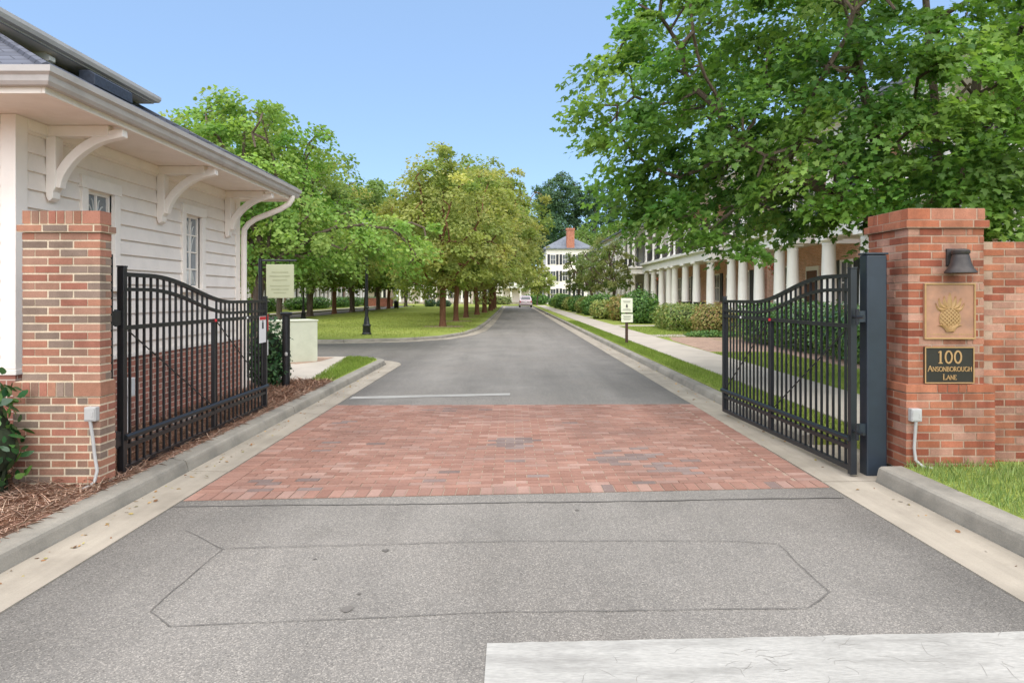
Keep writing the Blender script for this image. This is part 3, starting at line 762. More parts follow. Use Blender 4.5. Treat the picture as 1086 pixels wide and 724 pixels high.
# ---- things on the right pier
YF=5.92
t=thing('bronze_plaque','square bronze plaque with a raised pineapple below the lamp','plaque',(3.79,YF,1.465))
x0,x1,z0,z1=3.563,4.004,1.228,1.712
mb=MB(); mb.box(x0,x1,YF-.020,YF+.004,z0,z1); mb.build('backing_plate',M['bronze'],t,bevel=.003)
mb=MB(); b=.014
mb.box(x0,x1,YF-.030,YF-.0205,z1-b,z1); mb.box(x0,x1,YF-.030,YF-.0205,z0,z0+b); mb.box(x0,x0+b,YF-.030,YF-.0205,z0+b,z1-b); mb.box(x1-b,x1,YF-.030,YF-.0205,z0+b,z1-b)
mb.build('border',M['bronzegold'],t,bevel=.003)
mb=MB(); cx,cz=3.783,1.435
def blade(mb,base,tip,w,bend,y):
    base=np.array(base);tip=np.array(tip);d=tip-base;L=np.linalg.norm(d);d/=L;n=np.array((-d[1],d[0]));c=[]
    for i in range(9):
        u=i/8; p=base+d*L*u+n*bend*math.sin(PI*u)*L; wd=w*math.sin(PI*min(1,.18+u*.82))**.8*(1 if u<1 else 0); c.append((p,wd))
    l=[p+n*q/2 for p,q in c]; r=[p-n*q/2 for p,q in c][::-1]
    mid=[p for p,_ in c]
    for i in range(8):
        a,b_=c[i],c[i+1]
        for sg in (1,-1):
            A=a[0]+n*sg*a[1]/2; B=b_[0]+n*sg*b_[1]/2
            mb.quad((A[0],y,A[1]),(B[0],y,B[1]),(b_[0][0],y-.012,b_[0][1]),(a[0][0],y-.012,a[0][1]))
yb=YF-.0205
for bx,tx,tz,bd,wd in ((0,0,.195,0,.042),(-.012,-.048,.165,.12,.036),(.012,.048,.165,-.12,.036),(-.02,-.095,.150,.22,.034),(.02,.095,.150,-.22,.034),(-.03,-.124,.105,.30,.030),(.03,.124,.105,-.30,.030),(-.03,-.108,.070,.32,.024),(.03,.108,.070,-.32,.024)):
    blade(mb,(cx+bx,cz+.055),(cx+tx,cz+tz),wd,bd,yb)
BX,BZ,BC=.090,.098,-.030
i0=len(mb.v); nr,na=7,22
for i in range(nr+1):
    rr=i/nr
    for j in range(na):
        a=2*PI*j/na; mb.v.append((cx+BX*rr*math.cos(a),yb-.010*(1-rr**2)-.0005,cz+BC+BZ*rr*math.sin(a)))
for i in range(nr):
    for j in range(na):
        a_=i0+i*na+j;b_=i0+i*na+(j+1)%na; mb.face((a_,b_,b_+na,a_+na))
for sg in (1,-1):
    for k in range(-5,6):
        pts=[]
        for i in range(25):
            u=-1+2*i/24; xx=u*.1; zz_=sg*xx*1.0+k*.034
            q=(xx/BX)**2+(zz_/BZ)**2
            if q<.99: pts.append((cx+xx,yb-.011*(1-q)-.004-.0006*(sg>0),cz+BC+zz_))
        if len(pts)>2: mb.bar(pts,.0085,.008,up=(0,1,0))
mb.tube([(cx+BX*math.cos(2*PI*j/28),yb-.004,cz+BC+BZ*math.sin(2*PI*j/28)) for j in range(29)],.0045,6)
for tx,tz,bd in ((0,-.072,0),(-.038,-.078,.1),(.038,-.078,-.1),(-.076,-.076,.2),(.076,-.076,-.2),(-.104,-.086,.25),(.104,-.086,-.25)):
    blade(mb,(cx+tx*.25,cz-.142),(cx+tx,cz+tz),.030,-bd,yb-.008)
mb.build('pineapple_relief',M['bronzegold'],t)
mb=MB()
for k in range(15):
    xx=x0+.05+k*.0245; mb.box(xx,xx+.012+.004*(k%3),YF-.0225,YF-.0203,z0+.038,z0+.046)
mb.build('unread_lettering',M['bronzegold'],t)  # raised dashes added in place of a small row of unreadable lettering
t=thing('number_sign','black and gold sign reading 100 Ansonborough Lane','sign',(3.785,YF,1.0))
x0,x1,z0,z1=3.567,3.995,.846,1.162
mb=MB(); mb.box(x0,x1,YF-.018,YF+.004,z0,z1); mb.build('backing_plate',M['plaqueblack'],t,bevel=.002)
mb=MB(); b=.010
mb.box(x0,x1,YF-.026,YF-.0185,z1-b,z1); mb.box(x0,x1,YF-.026,YF-.0185,z0,z0+b); mb.box(x0,x0+b,YF-.026,YF-.0185,z0+b,z1-b); mb.box(x1-b,x1,YF-.026,YF-.0185,z0+b,z1-b)
mb.build('border',M['bronzegold'],t,bevel=.002)
mb=MB(); lettering(mb,'100',3.783,1.022,YF-.0215,.104,stroke=.145,space=.10); mb.build('number',M['bronzegold'],t); mb=MB(); lettering(mb,'ANSONBOROUGH',3.783,.952,YF-.0215,.047,small=.80,stroke=.17,space=.06); mb.build('street_name',M['bronzegold'],t); mb=MB(); lettering(mb,'LANE',3.783,.880,YF-.0215,.047,small=.80,stroke=.17,space=.06)
mb.build('street_name',M['bronzegold'],t)
t=thing('wall_lamp','small dark bell-shaped lamp above the bronze plaque','lamp',(3.80,YF,1.9))
cx,cy=3.805,YF-.13
mb=MB(); mb.lathe([(.116,1.793),(.122,1.797),(.120,1.81),(.098,1.835),(.082,1.87),(.070,1.92),(.062,1.952),(.058,1.957)],(cx,cy,0),22); mb.build('shade',M['lampbronze'],t,smooth=True)
mb=MB(); mb.lathe([(.066,1.957),(.070,1.964),(.070,1.985),(.062,1.993),(.038,2.0)],(cx,cy,0),22); mb.tube([(cx,cy,1.975),(cx,YF-.03,1.975),(cx,YF-.002,1.95)],.018,10); mb.build('neck',M['lampbronze'],t,smooth=True)
mb=MB(); mb.box(cx-.045,cx+.045,YF-.02,YF+.004,1.86,2.01); mb.build('back_plate',M['lampbronze'],t,bevel=.004)
def conduit_box(label,x,y,z,pts,grp):
    t=thing('electrical_box',label,'electrical box',(x,y,z))
    mb=MB(); mb.box(x-.045,x+.045,y-.055,y+.003,z-.055,z+.055); mb.build('box',M['pvc'],t,bevel=.006)
    mb=MB(); mb.box(x-.037,x+.037,y-.060,y-.0555,z-.044,z+.044); mb.box(x+.015,x+.028,y-.064,y-.0605,z-.02,z+.02); mb.build('cover',M['pvc'],t,bevel=.002)
    mb=MB(); mb.tube(pts,.0125,8); mb.build('conduit',M['pvc'],t,smooth=True)
conduit_box('small grey electrical box with conduit on the orange-red right pier',3.45,5.87,.585,[(3.45,5.83,.53),(3.45,5.84,.45),(3.447,5.85,.3),(3.455,5.845,.2),(3.50,5.82,.15),(3.56,5.78,.14)],None)
conduit_box('small grey electrical box with conduit on the grey-brown left pier',-3.255,5.315,.69,[(-3.26,5.275,.64),(-3.245,5.285,.5),(-3.235,5.29,.38),(-3.215,5.29,.25),(-3.225,5.27,.16),(-3.29,5.22,.12)],None)

# ================================================================== GATES
def smooth01(t): t=min(1,max(0,t)); return .5-.5*math.cos(PI*t)
def gate(label,hx,hy,ex,ey,zb,m,thick,npick,out):
    t=thing('iron_gate',label,'gate',(hx,hy,0))
    d=np.array((ex-hx,ey-hy)); L=np.linalg.norm(d); d/=L; nrm=np.array((-d[1],d[0]))
    def at(u,z,o=0): p=np.array((hx,hy))+d*u*L+nrm*o; return (p[0],p[1],z)
    ztop=lambda u:1.80-.25*smooth01((u-.12)/.56)
    def post(u,z0,z1,w,name):
        mb=MB(); c=at(u,0)
        a=d*w/2; b=nrm*w/2; c2=np.array(c[:2])
        q=[c2-a-b,c2+a-b,c2+a+b,c2-a+b]
        mb.hexa([(*p,z0) for p in q]+[(*p,z1) for p in q])
        q2=[c2-(a+b)*1.12,c2+(a-b)*1.12,c2+(a+b)*1.12,c2-(a-b)*1.12]
        if name!='picket': mb.hexa([(*p,z1+.001) for p in q2]+[(*p,z1+.014) for p in q2])
        return mb.build(name,m,t,bevel=.003 if name!='picket' else 0)
    post(0,zb-.03,1.84,.056,'hinge_post'); post(1,zb,1.585,.05,'end_post')
    u0=.033/L; u1=1-.025/L
    U=[u0+(u1-u0)*i/44 for i in range(45)]
    mb=MB(); mb.bar([at(u,ztop(u)-.018) for u in U],.040,.036); mb.build('top_rail',m,t)
    mb=MB(); mb.bar([at(u,ztop(u)-.143) for u in U],.034,.030); mb.build('curved_rail',m,t)
    mb=MB(); mb.bar([at(u0,1.335),at(u1,1.335)],.040,.036); mb.build('middle_rail',m,t)
    mb=MB(); mb.tube([at(-.004,zb+.285,out*.030),at(1.004,zb+.285,out*.030)],.026,12); mb.build('track_tube',m,t,smooth=True)
    mb=MB(); mb.bar([at(u0,zb+.20),at(u1,zb+.20)],.036,.034); mb.build('lower_rail',m,t)
    mb=MB(); mb.bar([at(u0,zb+.02),at(u1,zb+.02)],.044,.042); mb.build('bottom_rail',m,t)
    for i in range(npick):
        u=(i+1)/(npick+1)
        if abs(u-.53)<.4/npick: continue
        post(u,zb+.03,ztop(u)-.03,.0185,'picket')
    post(.53,zb+.03,1.32,.040,'centre_bar')
    for a,b,z0,z1 in ((.015,.50,1.31,zb+.30),(.545,.975,1.31,zb+.30)):
        mb=MB(); mb.tube([at(a,z0,out*.022),at(b,z1,out*.022)],.0065,6); mb.build('truss_rod',m,t)
    for z in (1.42,.42):
        mb=MB(); c=np.array(at(0,z)); 
        mb.tube([at(-.026,z-.07,0),at(-.026,z+.07,0)],.016,10); mb.tube([at(-.01,z,0),at(-.06,z,0)],.014,8); mb.build('hinge',m,t)
    mb=MB(); c=at(.53,1.335,-out*0); p=np.array((*at(.53,1.335,out*.021),)); 
    mb.lathe([(.001,-.018),(.018,-.012),(.018,.012),(.001,.018)],p,10); mb.build('reflector',M['red'],t,smooth=True)
    mb=MB(); p=np.array((*at(.80,1.335,out*.021),)); mb.lathe([(.001,-.014),(.014,-.009),(.014,.009),(.001,.014)],p,10); mb.build('white_cap',M['pvcwhite'],t,smooth=True)
    return t,at
gl,atl=gate('open black iron gate beside the white gatehouse wall',-3.255,5.70,-3.25,8.98,.136,M['iron'],.02,28,-1)
gr,atr=gate('open black iron gate on the sidewalk side, hung from the square steel post',3.0,6.02,2.84,9.12,.063,M['irongate'],.02,28,1)
# square steel post on the right
t=thing('gate_post','thick square blue-black steel post beside the right brick pier','post',(3.21,6.135,0.01))
mb=MB(); mb.box(3.135,3.315,6.03,6.165,-.02,1.965); mb.build('shaft',M['ironblue'],t,bevel=.012)
mb=MB(); mb.box(3.127,3.323,6.022,6.173,1.967,1.985); mb.build('cap',M['ironblue'],t,bevel=.004)
for z in (1.42,.42): mb=MB(); mb.box(3.03,3.135,6.05,6.075,z-.05,z+.05); mb.box(3.03,3.133,6.07,6.11,z-.03,z+.03); mb.build('hinge_bracket',M['ironblue'],t)
# flat hinge bar on the left pier
t=thing('hinge_bar','tall thin black steel bar fixed to the back of the left pier','post',(-3.235,5.66,.11))
mb=MB(); mb.box(-3.262,-3.240,5.524,5.547,.09,1.94); mb.build('bar',M['iron'],t,bevel=.003)
for z in (1.42,.42): mb=MB(); mb.box(-3.262,-3.240,5.548,5.665,z-.06,z+.06); mb.build('hinge_bracket',M['iron'],t,bevel=.003)
# warning sign at the end of the left gate
t=thing('warning_sign','white warning sign with red heading wired to the left gate end','sign',(*atl(.955,1.1)[:2],.95))
def plate(mb,at,u0,u1,z0,z1,o0,o1):
    a=[at(u0,z0,o0),at(u1,z0,o0),at(u1,z0,o1),at(u0,z0,o1)]; b=[(x,y,z1) for x,y,_ in a]; mb.hexa(a+b)
mb=MB(); plate(mb,atl,.915,.985,1.0,1.34,-.028,-.032); mb.build('panel',M['pvcwhite'],t)
mb=MB(); plate(mb,atl,.917,.983,1.295,1.336,-.0325,-.034); mb.build('red_heading',M['red'],t)
mb=MB(); plate(mb,atl,.942,.958,1.18,1.265,-.0325,-.034); plate(mb,atl,.944,.956,1.27,1.285,-.0325,-.034); mb.build('pictogram',M['signblack'],t)
mb=MB()
mb=MB(); plate(mb,atl,1.012,1.022,1.14,1.36,-.02,.03); o=mb.build('reflector_strip',M['red'],gl)
mb=MB(); plate(mb,atl,1.012,1.020,.82,1.02,-.02,.02); o=mb.build('strike_plate',M['pvcwhite'],gl)
# little meter box behind the gate
t=thing('utility_box','small white box on a pipe behind the left gate bars','electrical box',(-4.05,7.2,.11))
mb=MB(); mb.box(-4.09,-4.0,7.12,7.25,.55,.74); mb.build('box',M['pvcwhite'],t,bevel=.006)
mb=MB(); mb.tube([(-4.05,7.19,.08),(-4.05,7.19,.55)],.017,8); mb.build('pipe',M['pvcwhite'],t,smooth=True)
o=MB(); o.tube([(-3.95,5.75,.16),(-3.9,8.4,.14)],.045,10); o=o.build('drain_pipe',M['pvcwhite'],origin=(-3.92,7,.12),smooth=True); tag(o,'white plastic pipe lying along the house foot behind the left gate','pipe')
# ================================================================== GATEHOUSE
gh=thing('gatehouse','white clapboard gatehouse with bracketed eaves and a brick base','building',(-6.9,8.3,0))
WX=-4.3; HY0,HY1=5.9,10.7; SOF=3.17; BASE=.92
WIN=[(6.87,7.33),(8.94,9.40)]; WZ0,WZ1=1.70,2.68
mb=MB(); mb.box(-9.5,WX+.03,HY0-.03,HY1+.03,.02,BASE); mb.build('brick_base',M['basebrick'],gh)
mb=MB(); mb.box(-9.5,WX+.045,HY0-.045,HY1+.045,BASE+.001,BASE+.05); mb.build('water_table',M['trimwhite'],gh,bevel=.006)
mb=MB()
mb.box(-9.48,-4.95,HY0+.03,HY1-.03,BASE+.051,SOF-.001)
ys=[HY0+.03]+[v for w in WIN for v in w]+[HY1-.03]
for a,b in zip(ys[0::2],ys[1::2]): mb.box(-4.949,WX-.002,a,b,BASE+.051,SOF-.001)
for a,b in WIN: mb.box(-4.949,WX-.002,a+.001,b-.001,BASE+.051,WZ0); mb.box(-4.949,WX-.002,a+.001,b-.001,WZ1,SOF-.001)
mb.build('wall_core',M['white'],gh)
mb=MB()
def lap(y0,y1,z0,z1,side):
    ex=.163; k0=math.floor((z0-BASE)/ex); z=BASE+k0*ex
    while z<z1-.004:
        a=max(z,z0); b=min(z+ex,z1)
        xa=.028-.023*((a-z)/ex); xb=.028-.023*((b-z)/ex)
        if side=='x':
            mb.quad((WX+xa,y0,a),(WX+xa,y1,a),(WX+xb,y1,b),(WX+xb,y0,b))
            if a==z: mb.quad((WX+.004,y0,a),(WX+.004,y1,a),(WX+.028,y1,a),(WX+.028,y0,a))
        else:
            mb.quad((y0,HY0-xa,a),(y1,HY0-xa,a),(y1,HY0-xb,b),(y0,HY0-xb,b))
            if a==z: mb.quad((y0,HY0-.004,a),(y1,HY0-.004,a),(y1,HY0-.028,a),(y0,HY0-.028,a))
        z+=ex
ys=[HY0+.12]+[v for a,b in WIN for v in (a-.1,b+.1)]+[HY1-.13]
for a,b in zip(ys[0::2],ys[1::2]): lap(a,b,BASE+.052,SOF-.10,'x')
for a,b in WIN: lap(a-.1,b+.1,BASE+.052,WZ0-.12,'x'); lap(a-.1,b+.1,WZ1+.125,SOF-.10,'x')
lap(-9.4,WX-.1,BASE+.052,SOF-.10,'y')
mb.build('siding',M['white'],gh)
for (a,b) in ((HY0-.028,HY0+.12),(HY1-.13,HY1+.028)):
    mb=MB(); mb.box(WX-.10,WX+.030,a,b,BASE+.052,SOF-.002); mb.build('corner_board',M['trimwhite'],gh,bevel=.004)
mb=MB(); mb.box(WX,WX+.036,HY0+.121,HY1-.131,SOF-.10,SOF-.003); mb.box(-9.4,WX-.101,HY0-.034,HY0,SOF-.10,SOF-.003); mb.build('frieze_board',M['trimwhite'],gh,bevel=.004)
for a,b in WIN:
    mb=MB(); 
    mb.box(WX-.10,WX+.042,a-.10,a,WZ0,WZ1); mb.box(WX-.10,WX+.042,b,b+.10,WZ0,WZ1); mb.box(WX-.10,WX+.048,a-.115,b+.115,WZ1+.001,WZ1+.125)
    fr=mb.build('window_frame',M['trimwhite'],gh,bevel=.004)
    mb=MB(); mb.box(WX-.10,WX+.075,a-.12,b+.12,WZ0-.05,WZ0-.001); mb.build('sill',M['trimwhite'],fr,bevel=.005)
    s=.035; mb=MB(); X0,X1=WX-.055,WX-.018
    mb.box(X0,X1,a,a+s,WZ0,WZ1); mb.box(X0,X1,b-s,b,WZ0,WZ1); mb.box(X0,X1,a+s,b-s,WZ0,WZ0+s+.01); mb.box(X0,X1,a+s,b-s,WZ1-s,WZ1)
    mb.box(X0+.004,X1-.004,(a+b)/2-.011,(a+b)/2+.011,WZ0+s,WZ1-s)
    for k in (1,2,3): z=WZ0+s+(WZ1-WZ0-2*s)*k/4; mb.box(X0+.006,X1-.006,a+s,b-s,z-.009,z+.009)
    mb.build('sash',M['trimwhite'],fr)
    mb=MB(); mb.box(WX-.046,WX-.040,a+s-.004,b-s+.004,WZ0+s,WZ1-s); mb.build('pane',M['palepane'],fr)
    mb=MB(); cy=(a+b)/2; zb=WZ0+.30
    for sg in (-1,1):
        for ww,hh in ((.055,.60),(.11,.54),(.165,.42)):
            mb.tube([(WX-.034,cy+sg*(ww*(i/10)**1.8+.012),zb+hh*math.sin(i/10*PI/2)) for i in range(11)],.008,5)
            mb.tube([(WX-.034,cy+sg*(.012+ww*.8*(i/8)),zb-.02-.22*(i/8)**1.5) for i in range(9)],.007,5)
    mb.build('leaded_pattern',M['curtain'],fr)
# eaves
EX,EY0,EY1=-3.58,5.22,11.12
mb=MB(); mb.box(WX+.0,EX,EY0,EY1,SOF,SOF+.02); mb.box(-10.2,WX-.001,EY0,HY0,SOF,SOF+.02); mb.box(-10.2,WX-.001,HY1,EY1,SOF,SOF+.02); mb.box(-10.2,-9.5,HY0+.001,HY1-.001,SOF,SOF+.02)
mb.build('soffit',M['soffit'],gh)
mb=MB(); mb.box(EX+.001,EX+.03,EY0-.03,EY1+.03,SOF-.03,SOF+.15); mb.box(-10.2,EX,EY0-.03,EY0-.001,SOF-.03,SOF+.15); mb.box(-10.2,EX,EY1+.001,EY1+.03,SOF-.03,SOF+.15)
mb.build('fascia',M['soffit'],gh,bevel=.004)
prof=[(0,.02),(.055,.02),(.075,.045),(.085,.085),(.112,.105),(.118,.15),(.105,.15),(.10,.115),(.07,.095),(.06,.05),(.01,.032),(0,.15)]
mb=MB(); gx=EX+.031
path=[(-10.2,EY0-.031),(gx,EY0-.031),(gx,EY1+.031)]
mb.sweep(path,[(-o,SOF+z) for o,z in prof],close=True)
mb.build('gutter',M['gutter'],gh)
mb=MB(); mb.box(-9.4,WX+.0,HY0+.05,HY1-.05,SOF+.021,SOF+.10); mb.build('ceiling_board',M['white'],gh)
PT=math.tan(R(28.3)); z0=SOF+.155; ox0,ox1,oy0,oy1=-10.25,EX+.06,EY0-.06,EY1+.06
ins=2.95; zr=z0+ins*PT
mb=MB()
A=(ox0,oy0,z0);B=(ox1,oy0,z0);C_=(ox1,oy1,z0);D=(ox0,oy1,z0)
r1=(ox0+ins,(oy0+oy1)/2,zr); r2=(ox1-ins,(oy0+oy1)/2,zr)
mb.quad(B,C_,r2); mb.quad(A,B,r2,r1); mb.quad(D,A,r1); mb.quad(C_,D,r1,r2)
for p,q in ((A,B),(B,C_),(C_,D),(D,A)): mb.quad(p,q,(q[0],q[1],q[2]-.02),(p[0],p[1],p[2]-.02))
mb.build('lower_roof',M['shingle'],gh)
mb=MB(); mb.tube([(B[0],B[1],B[2]+.01),(r2[0],r2[1],r2[2]+.01)],.035,6); mb.tube([(C_[0],C_[1],C_[2]+.01),(r2[0],r2[1],r2[2]+.01)],.035,6); mb.build('hip_cap',M['shingle'],gh)
# raised upper roof
uy0,uy1,ux=6.45,9.50,-5.03
mb=MB(); mb.box(-8.6,-5.75,uy0+.65,uy1-.65,4.1,4.36); mb.build('upper_wall',M['white'],gh)
mb=MB(); mb.box(-9.4,ux,uy0,uy1,4.285,4.31); mb.build('upper_soffit',M['soffit'],gh)
mb=MB(); 
mb.sweep([(-9.4,uy0),(ux,uy0),(ux,uy1),(-9.4,uy1)],[(0,4.28),(-.03,4.28),(-.03,4.295),(-.08,4.305),(-.10,4.345),(-.10,4.385),(0,4.385)],close=True); mb.build('upper_gutter',M['gutter'],gh)
mb=MB(); z0=4.388; a=.09
A=(-9.5,uy0-a,z0);B=(ux+a,uy0-a,z0);C_=(ux+a,uy1+a,z0);D=(-9.5,uy1+a,z0); ins=(uy1-uy0)/2+a; r2=(ux+a-ins,(uy0+uy1)/2,z0+ins*PT); r1=(-9.5+ins,(uy0+uy1)/2,z0+ins*PT)
mb.quad(B,C_,r2); mb.quad(A,B,r2,r1); mb.quad(D,A,r1); mb.quad(C_,D,r1,r2)
mb.build('upper_roof',M['shingle'],gh)
mb=MB(); mb.prism([(-5.05,4.05),(-4.86,4.06),(-4.86,4.19),(-4.93,4.235),(-5.05,4.235)],'y',7.95,8.75); mb.build('roof_vent',M['vent'],gh,bevel=.01)
for y in (7.55,8.85):
    mb=MB(); mb.prism([(-5.74,4.17),(-5.14,4.17),(-5.08,4.195),(-5.08,4.24),(-5.14,4.283),(-5.74,4.283)],'y',y-.05,y+.05); mb.build('upper_bracket',M['trimwhite'],gh,bevel=.006)
# brackets
for y in (6.32,8.28,10.22):
    br=None
    mb=MB(); hw=.055
    mb.prism([(WX+.02,2.52),(WX+.045,2.47),(WX+.085,2.50),(WX+.085,2.56),(WX+.11,2.60),(WX+.11,SOF-.105),(WX+.02,SOF-.105)],'y',y-hw,y+hw)
    br=mb.build('eave_bracket',M['trimwhite'],gh,bevel=.006)
    mb=MB(); mb.prism([(WX+.02,SOF-.104),(EX-.16,SOF-.104),(EX-.13,SOF-.09),(EX-.13,SOF-.002),(WX+.02,SOF-.002)],'y',y-hw+.004,y+hw-.004); mb.build('arm',M['trimwhite'],br,bevel=.008)
    mb=MB(); pts=[]
    for i in range(13):
        t=i/12; x=WX+.10+(EX+.0-WX-.10)*(1-math.cos(t*PI/2))**.82; z=2.60+(SOF-.075-2.60)*math.sin(t*PI/2)
        pts.append((x,y,z))
    mb.bar(pts,.085,.095,up=(0,0,1)) if False else None
    # curved brace as a bent bar in the xz plane
    P=[np.array((p[0],p[2])) for p in pts]; up_=[];dn=[]
    for i in range(13):
        d=P[min(i+1,12)]-P[max(i-1,0)]; d/=np.linalg.norm(d); n=np.array((-d[1],d[0])); up_.append(P[i]+n*.042); dn.append(P[i]-n*(.042 if i<12 else .03))
    mb.prism([tuple(p) for p in dn]+[tuple(p) for p in up_[::-1]],'y',y-.042,y+.042); mb.build('brace',M['trimwhite'],br,bevel=.006)
mb=MB(); mb.tube([(EX+.07,10.9,SOF+.03),(EX+.065,10.9,SOF-.02),(EX+.02,10.9,SOF-.10),(EX-.12,10.88,SOF-.19),(EX-.30,10.85,SOF-.27),(EX-.48,10.81,SOF-.35),(EX-.58,10.78,SOF-.43),(WX+.08,10.765,SOF-.52),(WX+.075,10.76,SOF-.66),(WX+.075,10.76,1.2),(WX+.075,10.76,.13)],.045,10); mb.build('downspout',M['trimwhite'],gh,smooth=True)

# ================================================================== LEFT CORNER
shrub('camellia','glossy-leaved camellia bush in front of the left pier','',0,0,None,0) if False else None
t=shrub('camellia_bush','glossy broad-leaved bush beside the grey-brown left pier',(-4.03,5.12,.11),[(0,0,.45,.34,.26,.52,2.2),(.20,-.05,.35,.22,.16,.28,2),(-.3,.1,.5,.3,.3,.5,2)],620,.092,G_((42,84,42),(58,100,52),(34,66,36),(92,124,60)),21,lmat='gloss',tmpl=LEAFOV,cat='bush',depth=.7,loose=.12)
t=shrub('evergreen_bush','dark evergreen bush behind the far end of the left gate',(-4.08,11.35,.11),[(0,0,.55,.36,.36,.58,2.3),(.08,-.1,.28,.34,.3,.3,2)],2600,.06,G_((44,80,44),(58,96,54),(36,64,38),(80,112,62)),22,lmat='bush',tmpl=LEAFOV,cat='bush',depth=.5,loose=.08)
t=thing('bollard','tall black round post with a flat cap on the red mulch','bollard',(-3.69,11.15,.11))
mb=MB(); mb.lathe([(.062,-.05),(.062,1.17)],(-3.69,11.15,.11),18); mb.build('shaft',M['iron'],t,smooth=True)
mb=MB(); mb.lathe([(.068,1.17),(.092,1.175),(.098,1.19),(.098,1.215),(.088,1.225),(.02,1.235)],(-3.69,11.15,.11),18); mb.build('cap',M['iron'],t,smooth=True)
mb=MB(); mb.lathe([(.012,-.03),(.024,-.02),(.024,.02),(.012,.03)],(-3.665,11.08,.66),10); mb.build('button',M['pvc'],t,smooth=True)
# pale green wall block, turned
def rotbox(mb,cx,cy,lx,ly,z0,z1,a):
    c,s=math.cos(a),math.sin(a); q=[(cx+c*x-s*y,cy+s*x+c*y) for x,y in ((-lx/2,-ly/2),(lx/2,-ly/2),(lx/2,ly/2),(-lx/2,ly/2))]
    mb.hexa([(*p,z0) for p in q]+[(*p,z1) for p in q])
t=thing('garden_wall_block','low pale green stucco wall block beside the curving sidewalk','wall',(-5.05,15.5,.11))
mb=MB(); rotbox(mb,-5.05,15.45,1.1,.62,.05,1.03,R(38)); mb.build('body',M['green_wall'],t,bevel=.01)
mb=MB(); rotbox(mb,-5.05,15.45,1.13,.65,1.031,1.065,R(38)); mb.build('coping',M['green_wall'],t,bevel=.008)
poly_sheet('mulch_bed',[(-5.6,15.3),(-4.7,14.9),(-4.35,15.5),(-4.3,16.5),(-5.2,16.66),(-6.2,16.6)],.1275,M['soil'],.04)
t=thing('hanging_sign','pale green sign panel hanging from a thin black post','sign',(-5.16,14.0,.11))
mb=MB(); mb.tube([(-5.16,14,.05),(-5.16,14,2.37)],.04,12); mb.lathe([(.08,0),(.08,.10),(.05,.18)],(-5.16,14,.11),12); mb.build('post',M['iron'],t,smooth=True)
mb=MB(); mb.tube([(-5.16,14,2.33),(-4.42,14,2.33)],.02,8); mb.build('arm',M['iron'],t,smooth=True)
mb=MB(); mb.box(-5.04,-4.47,13.985,14.015,1.56,2.25); pn=mb.build('panel',M['signgreen'],t,bevel=.01)
mb=MB()
for k,(z,w_) in enumerate(((2.08,.34),(2.0,.42),(1.92,.30),(1.80,.40),(1.73,.36),(1.66,.26))): mb.box(-4.755-w_/2,-4.755+w_/2,13.9815,13.9845,z,z+.022)
mb.build('faded_writing',M['signtext'],pn)
mb=MB()
for x in (-4.95,-4.56): mb.tube([(x,14,2.24),(x,14,2.33)],.006,6)
mb.build('hook',M['iron'],t)
def lamp_post(label,x,y,h,grp):
    t=thing('lamp_post',label,'street lamp',(x,y,.11),grp); c=(x,y,.11)
    mb=MB(); mb.lathe([(.19,-.05),(.19,.05),(.16,.08),(.15,.32),(.17,.36),(.12,.42),(.095,.62),(.07,.70)],c,14); mb.build('base',M['iron'],t,smooth=True)
    mb=MB(); mb.lathe([(.068,.68),(.06,1.6),(.048,h-.02),(.075,h),(.075,h+.06)],c,12); mb.lathe([(.085,1.02),(.1,1.05),(.085,1.09)],c,12); mb.build('pole',M['iron'],t,smooth=True)
    mb=MB(); mb.lathe([(.08,h+.06),(.16,h+.12),(.19,h+.46)],c,8); mb.build('lantern_glass',M['pvcwhite'],t)
    mb=MB(); mb.lathe([(.21,h+.461),(.20,h+.49),(.10,h+.60),(.03,h+.66),(.02,h+.74)],c,8); mb.build('lantern_cap',M['iron'],t)
lamp_post('nearest black lamp post standing on the open lawn by the cross street',-5.62,26.4,3.9,'black lamp posts around the lawn')
lamp_post('far-off black lamp post at the lawn edge beside the left-hand street',-13.9,45.5,3.9,'black lamp posts around the lawn')
t=thing('litter_bin','tiny dark bin far off at the edge of the lawn','bin',(-14.4,85,.11))
mb=MB(); mb.lathe([(.26,0),(.30,.05),(.30,.75)],(-14.4,85,.11),12); mb.build('body',M['iron'],t,smooth=True)
mb=MB(); mb.lathe([(.32,.751),(.30,.85),(.16,.92)],(-14.4,85,.11),12); mb.build('lid',M['iron'],t,smooth=True)

# pine straw needles near the left kerb
def needles(name,n,xr,yr,z,seed,label):
    rg_=np.random.default_rng(seed)
    P=np.stack([rg_.uniform(*xr,n),rg_.uniform(*yr,n),z+.02*rg_.random(n)],1)
    N=np.stack([rg_.normal(0,.35,n),rg_.normal(0,.35,n),np.ones(n)],1)
    T=np.array([(-.010,0,0),(.010,0,0),(.009,.5,.06),(0,1,0),(-.009,.5,.06)])
    c=palette_cols(G_((190,160,140),(170,140,122),(146,118,102),(206,182,160)),n,rg_,.2).clip(.01,1)
    me=cloud_mesh(name,T,P,N,.07+.10*rg_.random(n),c,rg_)
    o=add_mesh(name,me,M['needles']); stuff(o,label,'pine straw')
needles('pine_straw',22000,(-5.2,-3.15),(3.0,6.6),.112,5,'brown pine straw strewn round the left pier')
needles('pine_straw',18000,(-4.25,-3.15),(6.6,12.0),.112,6,'red-brown pine straw along the kerb under the left gate')
o=MB(); o.tube([(-3.98,5.1,.38),(-3.90,5.0,.26),(-3.80,4.95,.16),(-3.74,4.90,.13)],.011,6); o.tube([(-4.02,5.1,.36),(-3.97,5.0,.22),(-3.93,4.93,.13)],.011,6)
